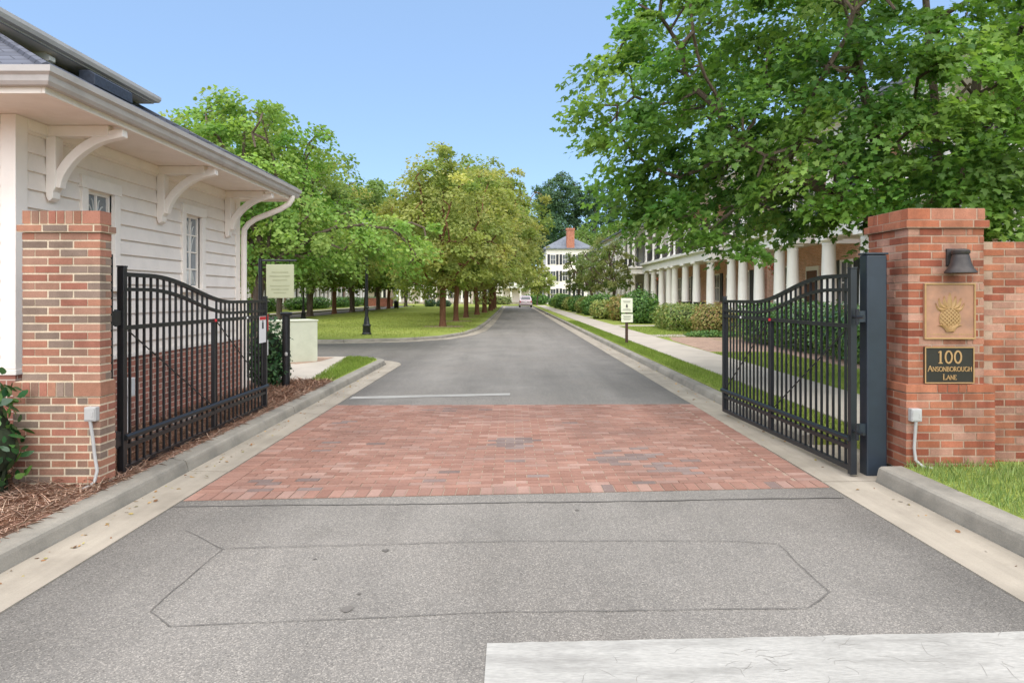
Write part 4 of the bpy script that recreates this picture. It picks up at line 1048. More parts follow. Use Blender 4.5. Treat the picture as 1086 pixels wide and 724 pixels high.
o=o.build('loose_cable',M['pvc'],origin=(-3.9,5,.12),smooth=True); tag(o,'pair of loose grey cables trailing out of the bush by the left pier','cable')

# grass blades
def grass(name,n,xr,yr,z,h,seed,pal,label,w=1.,inside=None):
    rg_=np.random.default_rng(seed)
    P=np.stack([rg_.uniform(*xr,n),rg_.uniform(*yr,n),np.full(n,z)],1)
    if inside is not None: P=P[inside(P)]; n=len(P)
    up=np.stack([rg_.normal(0,.45,n),rg_.normal(0,.45,n),np.ones(n)],1)
    N=rg_.normal(size=(n,3)); N[:,2]*=.2
    T=BLADE.copy(); T[:,0]*=w
    pat=.85+.3*(np.sin(P[:,0:1]*2.3+1)*np.sin(P[:,1:2]*1.7)+1)/2
    c=(palette_cols(pal,n,rg_,.14)*pat).clip(.01,1)
    me=cloud_mesh(name,T,P,N,h*(.5+.8*rg_.random(n)),c,rg_,up=up)
    o=add_mesh(name,me,M['grassblade']); return stuff(o,label,'grass')
PAL_GR=G_((142,166,96),(156,178,110),(122,148,82),(170,184,122))
PAL_GS=G_((134,156,72),(118,142,62),(150,168,86))
grass('grass',26000,(3.345,7.5),(2.5,5.86),.134,.075,31,PAL_GR,'fresh green grass in front of the right pier and wall',1.1)
grass('grass',34000,(3.245,3.855),(7.3,40),.134,.045,32,PAL_GS,'narrow mown grass strip between kerb and sidewalk',2.0)
grass('grass',16000,(5.15,6.9),(7.0,17.5),.134,.05,33,PAL_GS,'mown grass between the sidewalk and the hedge behind the right gate',2.0)
grass('grass',9000,(5.15,8.4),(24,33),.134,.05,34,PAL_GS,'mown grass in front of the clipped hedges',2.5)
grass('grass',30000,(-12.,-1.9),(24.5,60),.110,.06,36,G_((150,162,80),(136,150,70),(166,170,96)),'mown lawn grass between the two rows of trees',4.0,inside=lambda P:(P[:,1]>27.5)|(P[:,0]<-3.2))
grass('grass',9000,(-4.0,-3.14),(12.05,16.6),.118,.05,35,PAL_GS,'small wedge of grass inside the left kerb corner',1.8,inside=lambda P:(P[:,0]>-3.56-np.clip((P[:,1]-12)*.1,0,1))&((P[:,1]<15.75)|(((P[:,0]+4.085)**2+(P[:,1]-15.75)**2)<.93**2)))
# ================================================================== HOUSES
def window(parent,side,x,y0,y1,z0,z1,shut=True,axis='x',blind=False):
    """window on a wall facing the road (side=+1: wall to the right, faces -x)"""
    s=-side; mb=MB(); f=.09
    def B(m,d0,d1,a,b,c,d):
        xa,xb=sorted((x+s*d0,x+s*d1)) 
        if axis=='x': m.box(xa,xb,a,b,c,d)
        else: m.box(a,b,xa,xb,c,d)
    B(mb,-.02,.06,y0-f,y0,z0-f,z1+f);B(mb,-.02,.06,y1,y1+f,z0-f,z1+f);B(mb,-.02,.06,y0,y1,z1,z1+f);B(mb,-.02,.06,y0,y1,z0-f,z0)
    B(mb,.012,.035,(y0+y1)/2-.02,(y0+y1)/2+.02,z0,z1);B(mb,.012,.037,y0,y1,(z0+z1)/2-.025,(z0+z1)/2+.025)
    w=mb.build('window',M['trimwhite'],parent)
    mb=MB(); B(mb,-.015,.010,y0,y1,z0,z1); mb.build('pane',M['darkglass'],w)
    if shut:
        mb=MB(); sw=(y1-y0)*.5
        B(mb,-.01,.05,y0-f-sw-.02,y0-f-.02,z0-f,z1+f); mb.build('shutter',M['shutter'],w); mb=MB(); B(mb,-.01,.05,y1+f+.02,y1+f+sw+.02,z0-f,z1+f); mb.build('shutter',M['shutter'],w)
    return w
def hip(mb,x0,x1,y0,y1,z,h,ov=.5):
    x0-=ov;x1+=ov;y0-=ov;y1+=ov
    lx,ly=x1-x0,y1-y0; ins=min(lx,ly)/2*.98
    if lx<ly: r1=((x0+x1)/2,y0+ins,z+h);r2=((x0+x1)/2,y1-ins,z+h); F=[((x0,y0),(x1,y0),r1),((x1,y0),(x1,y1),r2,r1),((x1,y1),(x0,y1),r2),((x0,y1),(x0,y0),r1,r2)]
    else: r1=(x0+ins,(y0+y1)/2,z+h);r2=(x1-ins,(y0+y1)/2,z+h); F=[((x0,y0),(x1,y0),r2,r1),((x1,y0),(x1,y1),r2),((x1,y1),(x0,y1),r1,r2),((x0,y1),(x0,y0),r1)]
    for f in F: mb.quad(*[p if len(p)==3 else (*p,z) for p in f])
    mb.box(x0+.02,x1-.02,y0+.02,y1-.02,z-.18,z-.005)
COLMESH={}
def column(parent,x,y,z0,z1,r,name='column'):
    key=(round(z1-z0,2),round(r,2))
    if key not in COLMESH:
        h=z1-z0; mb=MB(); mb.box(-r*1.35,r*1.35,-r*1.35,r*1.35,0,.10); mb.lathe([(r*1.25,.10),(r*1.28,.14),(r*1.05,.19),(r,.26),(r*1.0,h*.35),(r*.84,h-.26),(r*.9,h-.24),(r*.84,h-.21),(r*.86,h-.16),(r*1.12,h-.10)],(0,0,0),18); mb.box(-r*1.25,r*1.25,-r*1.25,r*1.25,h-.10,h-.002)
        o=mb.build(name,M['colwhite'],None,smooth=True); COLMESH[key]=o; 
    else:
        o=COLMESH[key].copy(); o.name=name; COL.objects.link(o)
    o.parent=parent; p=parent.location; o.location=(x-p[0],y-p[1],z0-p[2]); return o
def porch_house(label,side,xf,y0,y1,cols,r=.23,zb=.62,zc=3.62,wm='housebrick',upper=True,ucols=None,rails=True,wins=(),uwins=(),doors=(),eave=8.0,roofh=2.6,depth=11,group=None,pd=2.4,roofm='greyroof',chim=None,um=None,lowdetail=False,eavem='trimwhite'):
    s=side; t=thing('row_house',label,'house',(xf+s*depth/2,(y0+y1)/2,.12),group)
    def bx(mb,d0,d1,a,b,z0,z1):
        xa,xb=sorted((xf+s*d0,xf+s*d1)); mb.box(xa,xb,a,b,z0,z1)
    mb=MB(); bx(mb,pd,depth,y0,y1,.05,(zc+.75) if um else eave-.2); mb.build('wall',M[wm],t)
    if um: mb=MB(); bx(mb,pd+.004,depth,y0+.004,y1-.004,zc+.751,eave-.2); mb.build('upper_wall',M[um],t)
    mb=MB(); bx(mb,-.35,pd-.003,y0,y1,.05,zb); mb.build('porch_floor',M['concrete'],t)
    # steps
    mb=MB()
    ym=(cols[len(cols)//2]+cols[len(cols)//2-1])/2
    for k in range(3): bx(mb,-.35-.3*(3-k),-.352-.3*(2-k),ym-.7,ym+.7,.05,zb-.155*(3-k)+.0)
    mb.build('step',M['concrete'],t)
    for y in cols: column(t,xf,y,zb+.001,zc,r)
    c0,c1=min(cols)-.45,max(cols)+.45
    mb=MB(); bx(mb,-.24,.24,c0,c1,zc+.001,zc+.42); bx(mb,-.30,.28,c0-.05,c1+.05,zc+.421,zc+.50); bx(mb,-.42,pd-.003,c0-.14,c1+.14,zc+.501,zc+.66); bx(mb,.241,pd-.003,c0+.02,c0+.4,zc+.001,zc+.42); bx(mb,.241,pd-.003,c1-.4,c1-.02,zc+.001,zc+.42)
    mb.build('entablature',M['colwhite'],t)
    mb=MB(); bx(mb,.242,pd-.004,c0+.41,c1-.41,zc+.2,zc+.3); mb.build('porch_ceiling',M['soffit'],t)
    zu=zc+.662
    if upper:
        uc=ucols if ucols is not None else cols
        for y in uc: column(t,xf-s*-.05,y,zu,eave-.62,.15,'upper_column')
        mb=MB(); bx(mb,-.20,.28,c0,c1,eave-.619,eave-.22); bx(mb,-.34,pd-.004,c0-.12,c1+.12,eave-.219,eave-.19); mb.build('upper_entablature',M['colwhite'],t)
        if rails:
            mb=MB(); bx(mb,-.02,.03,c0+.1,c1-.1,zu+.90,zu+.95); bx(mb,-.015,.025,c0+.1,c1-.1,zu+.10,zu+.14)
            y=c0+.16
            while y<c1-.12: bx(mb,-.005,.015,y,y+.02,zu+.141,zu+.899); y+=.14
            mb.build('balcony_railing',M['iron'],t)
    for a,b in wins: window(t,s,xf+s*pd,a,b,zb+.7,zb+2.35,shut=not lowdetail)
    for a,b in uwins: window(t,s,xf+s*pd,a,b,zu+.55,zu+2.3)
    for a,b in doors:
        mb=MB(); xa,xb=sorted((xf+s*(pd-.08),xf+s*(pd+.0))); mb.box(xa,xb,a-.14,b+.14,zb,zb+2.3); dr=mb.build('door',M['trimwhite'],t)
        mb=MB(); xa,xb=sorted((xf+s*(pd-.11),xf+s*(pd-.081))); mb.box(xa,xb,a,b,zb+.02,zb+2.1); mb.build('door_leaf',M['doorwood'],dr)
    mb=MB(); xa,xb=sorted((xf-s*.1,xf+s*depth)); hip(mb,xa,xb,y0,y1,eave,roofh); rf=mb.build('roof',M[roofm],t)
    mb=MB(); xa,xb=sorted((xf-s*.68,xf+s*(depth+.58))); mb.box(xa,xb,y0-.58,y1+.58,eave-.185,eave-.02) if False else None
    if chim:
        mb=MB(); cx,cy,w,z1=chim; mb.box(cx-w,cx+w,cy-w*.7,cy+w*.7,eave,z1-.3); mb.box(cx-w*1.15,cx+w*1.15,cy-w*.85,cy+w*.85,z1-.299,z1); mb.build('chimney',M['chimbrick'],rf)
    return t
RG='colonnaded row houses along the right sidewalk'
h1=porch_house('nearest colonnaded house behind the maple, with tan porch walls',1,11,13.2,25.2,[15.0,17.2,19.1,21.07,23.7],r=.26,wm='tanstucco',um='housebrick',wins=[(15.6,16.7),(18,19)],uwins=[(16,17.1),(18.4,19.5),(21.4,22.6)],doors=[(21.6,22.6)],eave=7.5,roofh=3.2,group=RG,roofm='greyroof')
h2=porch_house('second colonnaded house from the gate, orange brick porch walls',1,10.9,25.6,35.6,[26.5,27.8,30.1,32.2,33.9],r=.24,wins=[(26.6,27.5),(32.4,33.3)],uwins=[(27,28),(30,31),(33,34)],doors=[(29.6,30.6)],eave=8.2,roofh=2.8,group=RG)
h3=porch_house('long colonnaded house in the middle of the right row with a black balcony railing',1,11,36.4,57.6,[37.8,40.7,43.3,46.1,47.7,50.2,53.0,55.8],r=.24,wins=[(38.5,39.6),(44,45.1),(51,52.1),(54,55)],uwins=[(38.3,39.3),(41,42),(44,45),(48.3,49.2),(51.2,52.1),(54,54.9)],doors=[(41.4,42.4),(48.5,49.5)],eave=8.1,roofh=2.8,group=RG,ucols=[37.8,43.3,46.1,47.7,50.2,53.0,55.8])
h4=porch_house('white colonnaded house behind the two small street trees',1,11,61,81,[62,64.6,67.2,69.8,72.4,75,77.6,80],r=.23,wm='greysiding',wins=[(63,64),(68,69),(73,74),(78,79)],uwins=[(63,64),(68,69),(73,74),(78,79)],doors=[(70.5,71.5)],eave=8.0,roofh=3.0,group=RG)
# hanging flower basket and lantern details on the second and third porch
for lab,y in (('basket of red flowers hanging in the second house porch',28.9),('basket of red flowers hanging in the long house porch',51.6)):
    t=thing('flower_basket',lab,'plant',(11.2,y,2.75))
    mb=MB(); mb.lathe([(.05,-.16),(.16,-.08),(.20,.02)],(11.2,y,2.75),10); mb.build('basket',M['brownwood'],t)
    rg_=np.random.default_rng(int(y)); P=np.array((11.2,y,2.82))+rg_.normal(0,.13,(160,3)); o=cloud_mesh('blooms',LEAFQ,P,rg_.normal(size=(160,3)),.09,palette_cols(G_((196,70,52),(80,110,50)),160,rg_,.1),rg_)
    b=add_mesh('blooms',o,M['bush'],t); b.location=(-11.2,-y,-2.75)
    mb=MB(); mb.tube([(11.2,y,2.8),(11.2,y,3.62)],.008,5); mb.build('chain',M['iron'],t)
# porch chairs / dark planters on the long porch
for lab,y in (('dark planter box between the near columns of the long house porch',39.3),('dark planter box beside the second column of the long house porch',42.0)):
    t=thing('planter',lab,'planter',(10.75,y,.62)); mb=MB(); mb.box(10.6,10.95,y-.55,y+.55,.621,1.2); mb.build('box',M['shutter'],t,bevel=.02)
    mb=MB(); mb.box(10.57,10.98,y-.58,y+.58,1.201,1.26); mb.build('rim',M['shutter'],t)
# white end house with brick chimney
def plain_house(label,x0,x1,y0,y1,eave,roofh,wx,wy,chim=None,wm='white',roofm='greyroof',group=None,porch=None):
    t=thing('row_house',label,'house',((x0+x1)/2,(y0+y1)/2,.1),group)
    mb=MB(); mb.box(x0,x1,y0,y1,.05,eave-.19); mb.build('wall',M[wm],t)
    mb=MB(); hip(mb,x0,x1,y0,y1,eave,roofh,.55); rf=mb.build('roof',M[roofm],t)
    if chim:
        mb=MB(); cx,cy,w,z1=chim; mb.box(cx-w,cx+w,cy-w,cy+w,eave,z1-.35); mb.box(cx-w*1.12,cx+w*1.12,cy-w*1.12,cy+w*1.12,z1-.349,z1); mb.build('chimney',M['chimbrick'],rf)
    for a,b,z in wx: window(t,1,x0,a,b,z,z+1.7)
    for a,b,z in wy: window(t,1,y0,a,b,z,z+1.7,axis='y')
    if porch:
        a,b,d=porch
        mb=MB(); mb.box(a,b,y0-d,y0-.003,.05,.5); mb.build('porch_floor',M['concrete'],t)
        n=4
        for i in range(n): column(t,a+.3+(b-a-.6)*i/(n-1),y0-d+.3,.502,3.1,.2)
        mb=MB(); mb.box(a-.1,b+.1,y0-d-.1,y0-.004,3.101,3.5); mb.build('entablature',M['colwhite'],t)
        mb=MB(); mb.prism([(a-.3,3.501),(b+.3,3.501),((a+b)/2,4.6)],'y',y0-d-.3,y0-.005); mb.build('porch_roof',M['colwhite'],t)
    return t
plain_house('white three-storey house with a tall brick chimney closing the view beyond the street trees',6.2,14.5,124,136,10.3,2.7,[],[(7.0,7.9,1.2),(9.2,10.1,1.2),(11.6,12.5,1.2),(7.0,7.9,4.4),(9.2,10.1,4.4),(11.6,12.5,4.4),(7.0,7.9,7.4),(9.2,10.1,7.4),(11.6,12.5,7.4)],chim=(10.6,124.2,.7,13.9),group=RG)
plain_house('lower white house just before the chimneyed one, with pale grey roof',10.8,20,84,98,7.4,2.7,[(86,87,1.4),(90,91,1.4),(94,95,1.4),(86,87,4.6),(90,91,4.6),(94,95,4.6)],[(12,13,1.4),(12,13,4.6),(15,16,4.6)],group=RG)
plain_house('white end house with a small columned porch closing the street',-6,5.4,128,138,6.2,2.0,[],[(-4.6,-3.6,1.4),(-4.6,-3.6,4.0),(4.0,5.0,1.4),(4.0,5.0,4.0)],porch=(-2.2,3.6,2.4))
for i,(l,x0,x1) in enumerate((('white house with a columned porch across the far end of the lawn, left',-34,-24),('white house with a columned porch across the far end of the lawn, middle',-22,-14.5),('white house with a columned porch across the far end of the lawn, right',-13,-7.5))):
    plain_house(l,x0,x1,132,142,8.4,2.8,[],[(x0+1,x0+2,1.2),(x1-2,x1-1,1.2),(x0+1,x0+2,4.8),(x1-2,x1-1,4.8),((x0+x1)/2-.5,(x0+x1)/2+.5,4.8)],porch=(x0+.4,x1-.4,2.4),group='white houses across the far end of the lawn')
LG='colonnaded row houses along the left-hand street'
lab=['colonnaded house far left, nearest the gatehouse corner','colonnaded house second along the left-hand street','colonnaded house midway along the left-hand street','colonnaded house second from the end of the left-hand street','colonnaded house at the far end of the left-hand street']
for i,y in enumerate((34,52,70,88,106)):
    porch_house(lab[i],-1,-26,y,y+16.4,[y+1+k*2.05 for k in range(8)],r=.24,wm='greysiding' if i%2 else 'housebrick',wins=[(y+3,y+4),(y+8,y+9),(y+13,y+14)],uwins=[(y+3,y+4),(y+8,y+9),(y+13,y+14)],doors=[(y+5.4,y+6.4)],eave=8.0,roofh=2.6,group=LG,pd=2.6)
t=thing('low_brick_wall','low red brick wall far off across the left-hand street','wall',(-19.5,101,.1)); mb=MB(); mb.box(-21.5,-17.6,100.6,101.,.05,1.3); mb.build('body',M['chimbrick'],t); mb=MB(); mb.box(-21.6,-17.5,100.5,101.1,1.301,1.4); mb.build('coping',M['concrete'],t)

# ================================================================== SIGN POST, CAR
t=thing('sign_post','two cream notice signs on a dark post in the grass strip','sign',(3.56,21.2,.13))
mb=MB(); mb.box(3.52,3.60,21.16,21.24,.05,1.56); mb.build('post',M['brownwood'],t,bevel=.006)
mb=MB(); mb.box(3.375,3.735,21.135,21.155,1.09,1.535); p1=mb.build('sign_board',M['signcream'],t,bevel=.008)
mb=MB(); mb.box(3.385,3.745,21.135,21.155,.79,1.045); p2=mb.build('sign_board',M['signcream'],t,bevel=.008)
mb=MB(); mb.lathe([(.001,-.055),(.026,-.04),(.022,.02),(.012,.03),(.020,.045),(.001,.06)],(3.555,21.125,1.30),8); mb.build('pictogram',M['signblack'],p1)
mb=MB()
for z,w_ in ((1.44,.24),(1.405,.20),(1.19,.22),(1.155,.26)): mb.box(3.555-w_/2,3.555+w_/2,21.130,21.1345,z,z+.014)
mb.build('notice_lines',M['signgrey'],p1)
mb=MB()
for z,w_ in ((.98,.26),(.945,.22),(.905,.27),(.87,.2)): mb.box(3.565-w_/2,3.565+w_/2,21.130,21.1345,z,z+.014)
mb.build('notice_lines',M['signgrey'],p2)
t=thing('street_inlet','','' ) if False else None
cy=97.0; cx=1.95
t=thing('parked_car','silver-pink car seen from behind at the far end of the road','car',(cx,cy,0))
sec=[(-.0,.34,.78,.45),( .05,.28,.88,.62),(.35,.24,.90,.70),(1.2,.22,.92,.72),(3.0,.22,.92,.70),(3.9,.26,.90,.62),(4.3,.34,.80,.5)]
mb=MB(); rows_=[]
def ring(y,z0,w,z1,wt):
    return [(cx-w,cy+y,z0),(cx-w*1.0,cy+y,(z0+z1)/2),(cx-wt,cy+y,z1),(cx+wt,cy+y,z1),(cx+w,cy+y,(z0+z1)/2),(cx+w,cy+y,z0)]
def loft(mb,rings):
    i0=len(mb.v);k=len(rings[0])
    for r_ in rings: mb.v+=r_
    for i in range(len(rings)-1):
        for j in range(k): a=i0+i*k+j;b=i0+i*k+(j+1)%k; mb.face((a,b,b+k,a+k))
    mb.face([i0+j for j in range(k)][::-1]); mb.face([i0+(len(rings)-1)*k+j for j in range(k)])
loft(mb,[ring(0,.36,.84,.95,.80),ring(.08,.30,.92,1.02,.88),(ring(1.0,.24,.93,1.04,.90)),ring(3.0,.24,.93,1.02,.90),ring(3.9,.28,.90,.92,.84),ring(4.35,.38,.78,.72,.7)])
mb.build('body',M['carpaint'],t,bevel=.03)
mb=MB(); loft(mb,[ring(.18,1.021,.82,1.05,.80),ring(.55,1.021,.84,1.58,.66),ring(.8,1.021,.84,1.66,.66),ring(2.1,1.021,.84,1.64,.66),ring(3.1,1.021,.82,1.06,.78)]); mb.build('cabin',M['carpaint'],t,bevel=.03)
mb=MB(); mb.hexa([(cx-.70,cy+.20,1.10),(cx+.70,cy+.20,1.10),(cx+.70,cy+.26,1.10),(cx-.70,cy+.26,1.10),(cx-.60,cy+.50,1.52),(cx+.60,cy+.50,1.52),(cx+.60,cy+.56,1.52),(cx-.60,cy+.56,1.52)]); mb.build('rear_window',M['glass'],t)
for s in (-1,1):
    mb=MB(); mb.box(cx+s*.78-.09,cx+s*.78+.09,cy-.03,cy+.04,.72,.94); mb.build('tail_light',M['redlight'],t,bevel=.01)
    for yy in (.75,3.45):
        mb=MB(); mb.tube([(cx+s*.72,cy+yy,.33),(cx+s*.94,cy+yy,.33)],.33,18); w_=mb.build('wheel',M['tyre'],t,bevel=.02)
        mb=MB(); mb.tube([(cx+s*.93,cy+yy,.33),(cx+s*.95,cy+yy,.33)],.2,14); mb.build('rim',M['rim'],w_)
mb=MB(); mb.box(cx-.86,cx+.86,cy-.08,cy+.05,.38,.58); mb.build('bumper',M['carpaint'],t,bevel=.02)
mb=MB(); mb.box(cx-.16,cx+.16,cy-.035,cy-.001,.70,.82); mb.build('number_plate',M['plate'],t)
# drain inlet in the far right kerb
o=MB(); o.box(3.0,3.20,58.5,61.5,.015,.10); o=o.build('drain_inlet',M['iron'],origin=(3.1,60,.02)); tag(o,'dark slotted drain inlet in the right kerb far down the road','drain')

# ================================================================== TREES
# big maple over the right pier
base=(6.75,11.2,.13)
def rel(x,y,z): return (x-base[0],y-base[1],z-base[2])
E=[(*rel(6.6,11.2,5.8),4.5,4.0,3.0),(*rel(3.4,10.8,5.3),2.2,2.3,1.7),(*rel(2.65,10.6,4.7),1.2,1.6,1.1),(*rel(3.1,10.4,6.3),1.3,1.6,1.0),(*rel(4.2,10.6,4.1),1.7,1.6,.9),(*rel(9.2,9.8,4.4),2.3,2.3,2.2),(*rel(8.6,8.4,3.7),1.5,1.2,1.2),(*rel(6.4,9.4,4.3),2.2,1.5,1.4)]
stems=[[(0,0,-.1),(0,0,.8),(-.05,-.02,1.5)],
       [(-.05,-.02,1.5),(-.5,-.1,2.6),(-.75,.0,3.8),(-1.0,.1,5.2),(-1.1,.1,6.8)],
       [(-.05,-.02,1.5),(.12,-.15,2.8),(.1,-.2,4.2),(-.05,-.2,5.8),(-.1,-.1,7.4)],
       [(-.05,-.02,1.5),(.45,.1,2.6),(.85,.2,4.0),(1.1,.2,5.6)],
       [(-.05,-.02,1.5),(-.35,-.3,2.1),(-.95,-.5,2.55),(-1.7,-.6,3.0),(-2.5,-.6,3.45),(-3.2,-.5,3.9)]]
tr=np.random.default_rng(5)
EXTRA=[]
for px,py,Y in ((715,190,11.2),(740,200,11.4),(765,208,11.2),(790,205,11.5),(815,212,11.3),(840,205,11.4),(868,238,11.2),(735,175,11.),(780,180,11.3),(825,185,11.),(700,205,11.),(760,228,11.),(808,238,10.8),(830,228,11.2),(890,222,11.),(648,190,10.6),(662,205,10.4),(676,222,10.6),(640,215,11),(655,232,10.8),(690,235,10.2),(630,190,11),(668,175,10.2),(690,200,10.8),(710,215,10.0),(612,150,10.6),(600,120,10.4),(620,95,10.2),(604,75,10.8),(632,60,10.4),(655,120,10),(640,155,10.2),(728,240,10.2),(748,252,10.0),(720,225,10.4),(796,266,10.0),(785,240,10.6),(845,238,10.2),(880,215,9.6),(905,190,9.2),(930,205,9.4),(900,150,9.),(950,175,9.),(985,200,9.2),(1010,180,9.),(1040,200,8.8),(1065,225,8.8),(1070,180,8.5),(1050,150,8.5),(1000,130,8.8),(1030,110,8.6),(1075,120,8.6),(960,120,9),(920,100,9.2),(870,120,9.4),(1075,60,9),(1030,50,9.2),(990,60,9.4),(860,60,9.8),(840,180,9.4),(800,200,9.6),(770,150,9.4),(1085,205,8.6),(1095,240,8.9),(1060,245,9.4),(1040,240,10),(1000,225,10.2),(930,232,10.6)):
    px+=22 if px<680 else 0
    EXTRA.append(rel((px-543)*Y/724,Y,1.6-(py-314)*Y/724))
mt=make_tree('maple_tree','large spreading maple leaning over the right pier and road','tree' if False else base,E,310,.60,215,.53,.090,PAL_MAPLE,.15,1.5,5,tmpl=LEAF5,lmat='leaf',bark='bark',step=.36,flat=.38,stems=stems,shell=.30,tilt=.5,extra=EXTRA)
# bright maple at the gatehouse corner
make_tree('maple_tree','bright green tree standing behind the pale green wall block',(-8.4,22.4,.1),[(-.5,0,5.4,2.9,2.8,2.6),(-.2,0,3.7,3.2,2.6,1.4),(2.6,-.3,3.5,2.2,2.0,1.15),(4.4,-.2,3.2,1.6,1.6,.9)],235,.60,115,.60,.125,PAL_BRIGHT,.17,1.7,11,lmat='farleaf',step=.45)
make_tree('maple_tree','bright green tree further left, rising above the gatehouse eave',(-13.6,31.5,.1),[(0,0,6.0,3.8,3.4,3.6),(0,0,4,3.6,3.4,2)],190,.7,120,.75,.17,PAL_BRIGHT,.18,1.8,12,lmat='farleaf',step=.5)
# the row along the lawn's road edge and the row along the left street: a few individuals, then copies
rowl=['olive-green tree at the near end of the roadside lawn row','second tree of the roadside lawn row, next to the front one','third tree from the front in the roadside lawn row','fourth tree from the front in the roadside lawn row','tree in the middle distance of the roadside row, fifth from the front','sixth tree from the front in the roadside lawn row','tree next to last in the roadside lawn row','last and most distant tree of the roadside lawn row']
GR='trees along the road edge of the lawn'
protoA=make_tree('street_tree',rowl[0],(-3.4,33.5,.11),[(0,0,5.0,3.1,3.1,3.3),(.2,-.5,3.2,2.6,2.4,1.2)],150,.66,125,.62,.145,PAL_OLIVE,.15,1.9,41,GR,bark='redbark',lmat='farleaf',step=.5,shell=.4)
protoB=make_tree('street_tree',rowl[1],(-3.35,40.8,.11),[(0,0,5.6,3.4,3.4,3.5),(-.3,0,3.4,3.0,2.8,1.3)],150,.74,112,.70,.17,PAL_OLIVE,.15,1.9,42,GR,bark='redbark',lmat='farleaf',step=.55,shell=.4)
protoC=make_tree('street_tree',rowl[2],(-3.2,47.6,.11),[(0,0,6.2,4.0,4.0,3.9),(.6,0,4.0,3.6,3.6,1.8)],160,.9,112,.82,.20,PAL_OLIVE,.16,2.0,43,GR,bark='redbark',lmat='farleaf',step=.6,shell=.4)
for i,(src,x,y,rz,s) in enumerate(((protoC,-2.8,54.6,2.0,1.12),(protoB,-2.5,62,4.0,1.36),(protoC,-2.2,70,5.2,1.28),(protoB,-2.2,78.5,1.2,1.45),(protoC,-2.2,87.5,3.0,1.25))):
    c=copy_tree(src); c.location=(x,y,.11); c.rotation_euler=(0,0,rz); c.scale=(s,s,s); c['label']=rowl[i+3]
GL='trees along the left street edge of the lawn'
lrow=['tree at the near end of the left street lawn row','second tree from the near end of the left street row','third tree from the near end of the left street row','fourth tree from the near end of the left street row','fifth tree along the left street row, past its middle','sixth tree along the left street row, far off','seventh tree along the left street row, among the farthest','last tree of the left street row, smallest to the eye']
pm=make_tree('street_tree',lrow[0],(-15.0,44.,.11),[(0,0,6.4,3.9,3.9,3.9),(0,0,4.0,3.6,3.6,1.9)],150,.9,90,.82,.23,PAL_MID,.19,1.9,51,GL,bark='bark',lmat='farleaf',step=.6,shell=.4)
for i,(y,s,rz,src) in enumerate(((51,1.15,1.,pm),(58,1.22,2.4,protoB),(64.5,1.22,3.3,pm),(70.5,1.15,4.2,protoC),(77,1.2,5.,pm),(83.5,1.35,.6,protoB),(97,1.2,2.8,pm))):
    c=copy_tree(src); c.location=(-15.1,y,.11); c.rotation_euler=(0,0,rz); c.scale=(s,s,s); c['label']=lrow[i+1]; c['group']=GL
# small street trees on the right
GS='small trees along the right sidewalk'
ps=make_tree('small_tree','small bushy tree in front of the long colonnaded house end',(8.0,55.0,.13),[(0,0,4.0,1.9,1.9,1.8),(0,0,2.9,1.8,1.8,.9)],58,.6,70,.46,.15,PAL_DUSK,.13,1.3,61,GS,lmat='farleaf',step=.4)
for i,(x,y,rz,s,l) in enumerate(((7.5,63.5,2,.98,'small bushy tree before the white colonnaded house, nearer trunk'),(7.1,71,4,1.0,'small bushy tree before the white colonnaded house, farther trunk'))):
    c=copy_tree(ps); c.location=(x,y,.13); c.rotation_euler=(0,0,rz); c.scale=(s,s,s); c['label']=l
pd_=make_tree('small_tree','small pale green tree by the end house porch',(4.2,114,.11),[(0,0,4.0,3.0,3.0,1.9),(0,0,3.4,2.6,2.6,1.2)],70,.8,90,.7,.24,PAL_OLIVE,.13,1.6,62,GS,lmat='farleaf',step=.5)
# pines and woodland beyond the roofs
def pine(label,x,y,h,seed,r=4.6,crown0=.36,grp='tall trees beyond the roofs'):
    ells=[]
    rg_=np.random.default_rng(seed); z=h*crown0
    while z<h-1:
        f=1-(z-h*crown0)/(h-h*crown0); rr=r*(.35+.75*f)*(.7+.6*rg_.random()); a=rg_.random()*6.3
        ells.append((math.cos(a)*rr*.55,math.sin(a)*rr*.55,z,rr*.75,rr*.75,1.0+.5*rg_.random())); z+=h*.055
    return make_tree('pine_tree',label,(x,y,.1),ells,150,1.1,80,1.35,.46,PAL_PINE,.36,h*.5,seed,grp,lmat='farleaf',step=1.2,flat=.5,stems=[[(0,0,-.1),(0,0,h*.3),(.2,0,h*.6),(.1,.1,h*.8),(0,0,h-1)]])
p1=pine('dark tall pine rising above the chimney, tallest of the woodland',12.5,176,33.5,71)
for l,x,y,s,rz in (('dark pine left of the tallest, beside the lawn trees',8.0,184,.93,2.),('dark pine close left of the tallest one',10.3,190,1.0,4.),('dark pine just right of the tallest one',16.8,182,.96,1.),('dark pine seen between the maple and the tallest pine',21.5,178,.92,5.),('dark pine half hidden by the maple leaves',27,186,.95,3.),('dark pine hidden low behind the street trees',3.0,196,.8,3.4),('dark pine behind the house roofs on the right',34,184,.9,.7)):
    c=copy_tree(p1); c.location=(x,y,.1); c.rotation_euler=(0,0,rz); c.scale=(s,s,s); c['label']=l
w1=make_tree('woodland_tree','rounded green tree behind the chimney',(16.5,150,.1),[(0,0,11,6,6,5.5),(0,0,7,6,6,4)],120,1.5,90,1.5,.45,PAL_MID,.35,3.5,81,'rounded trees behind the houses',lmat='farleaf',step=1.)
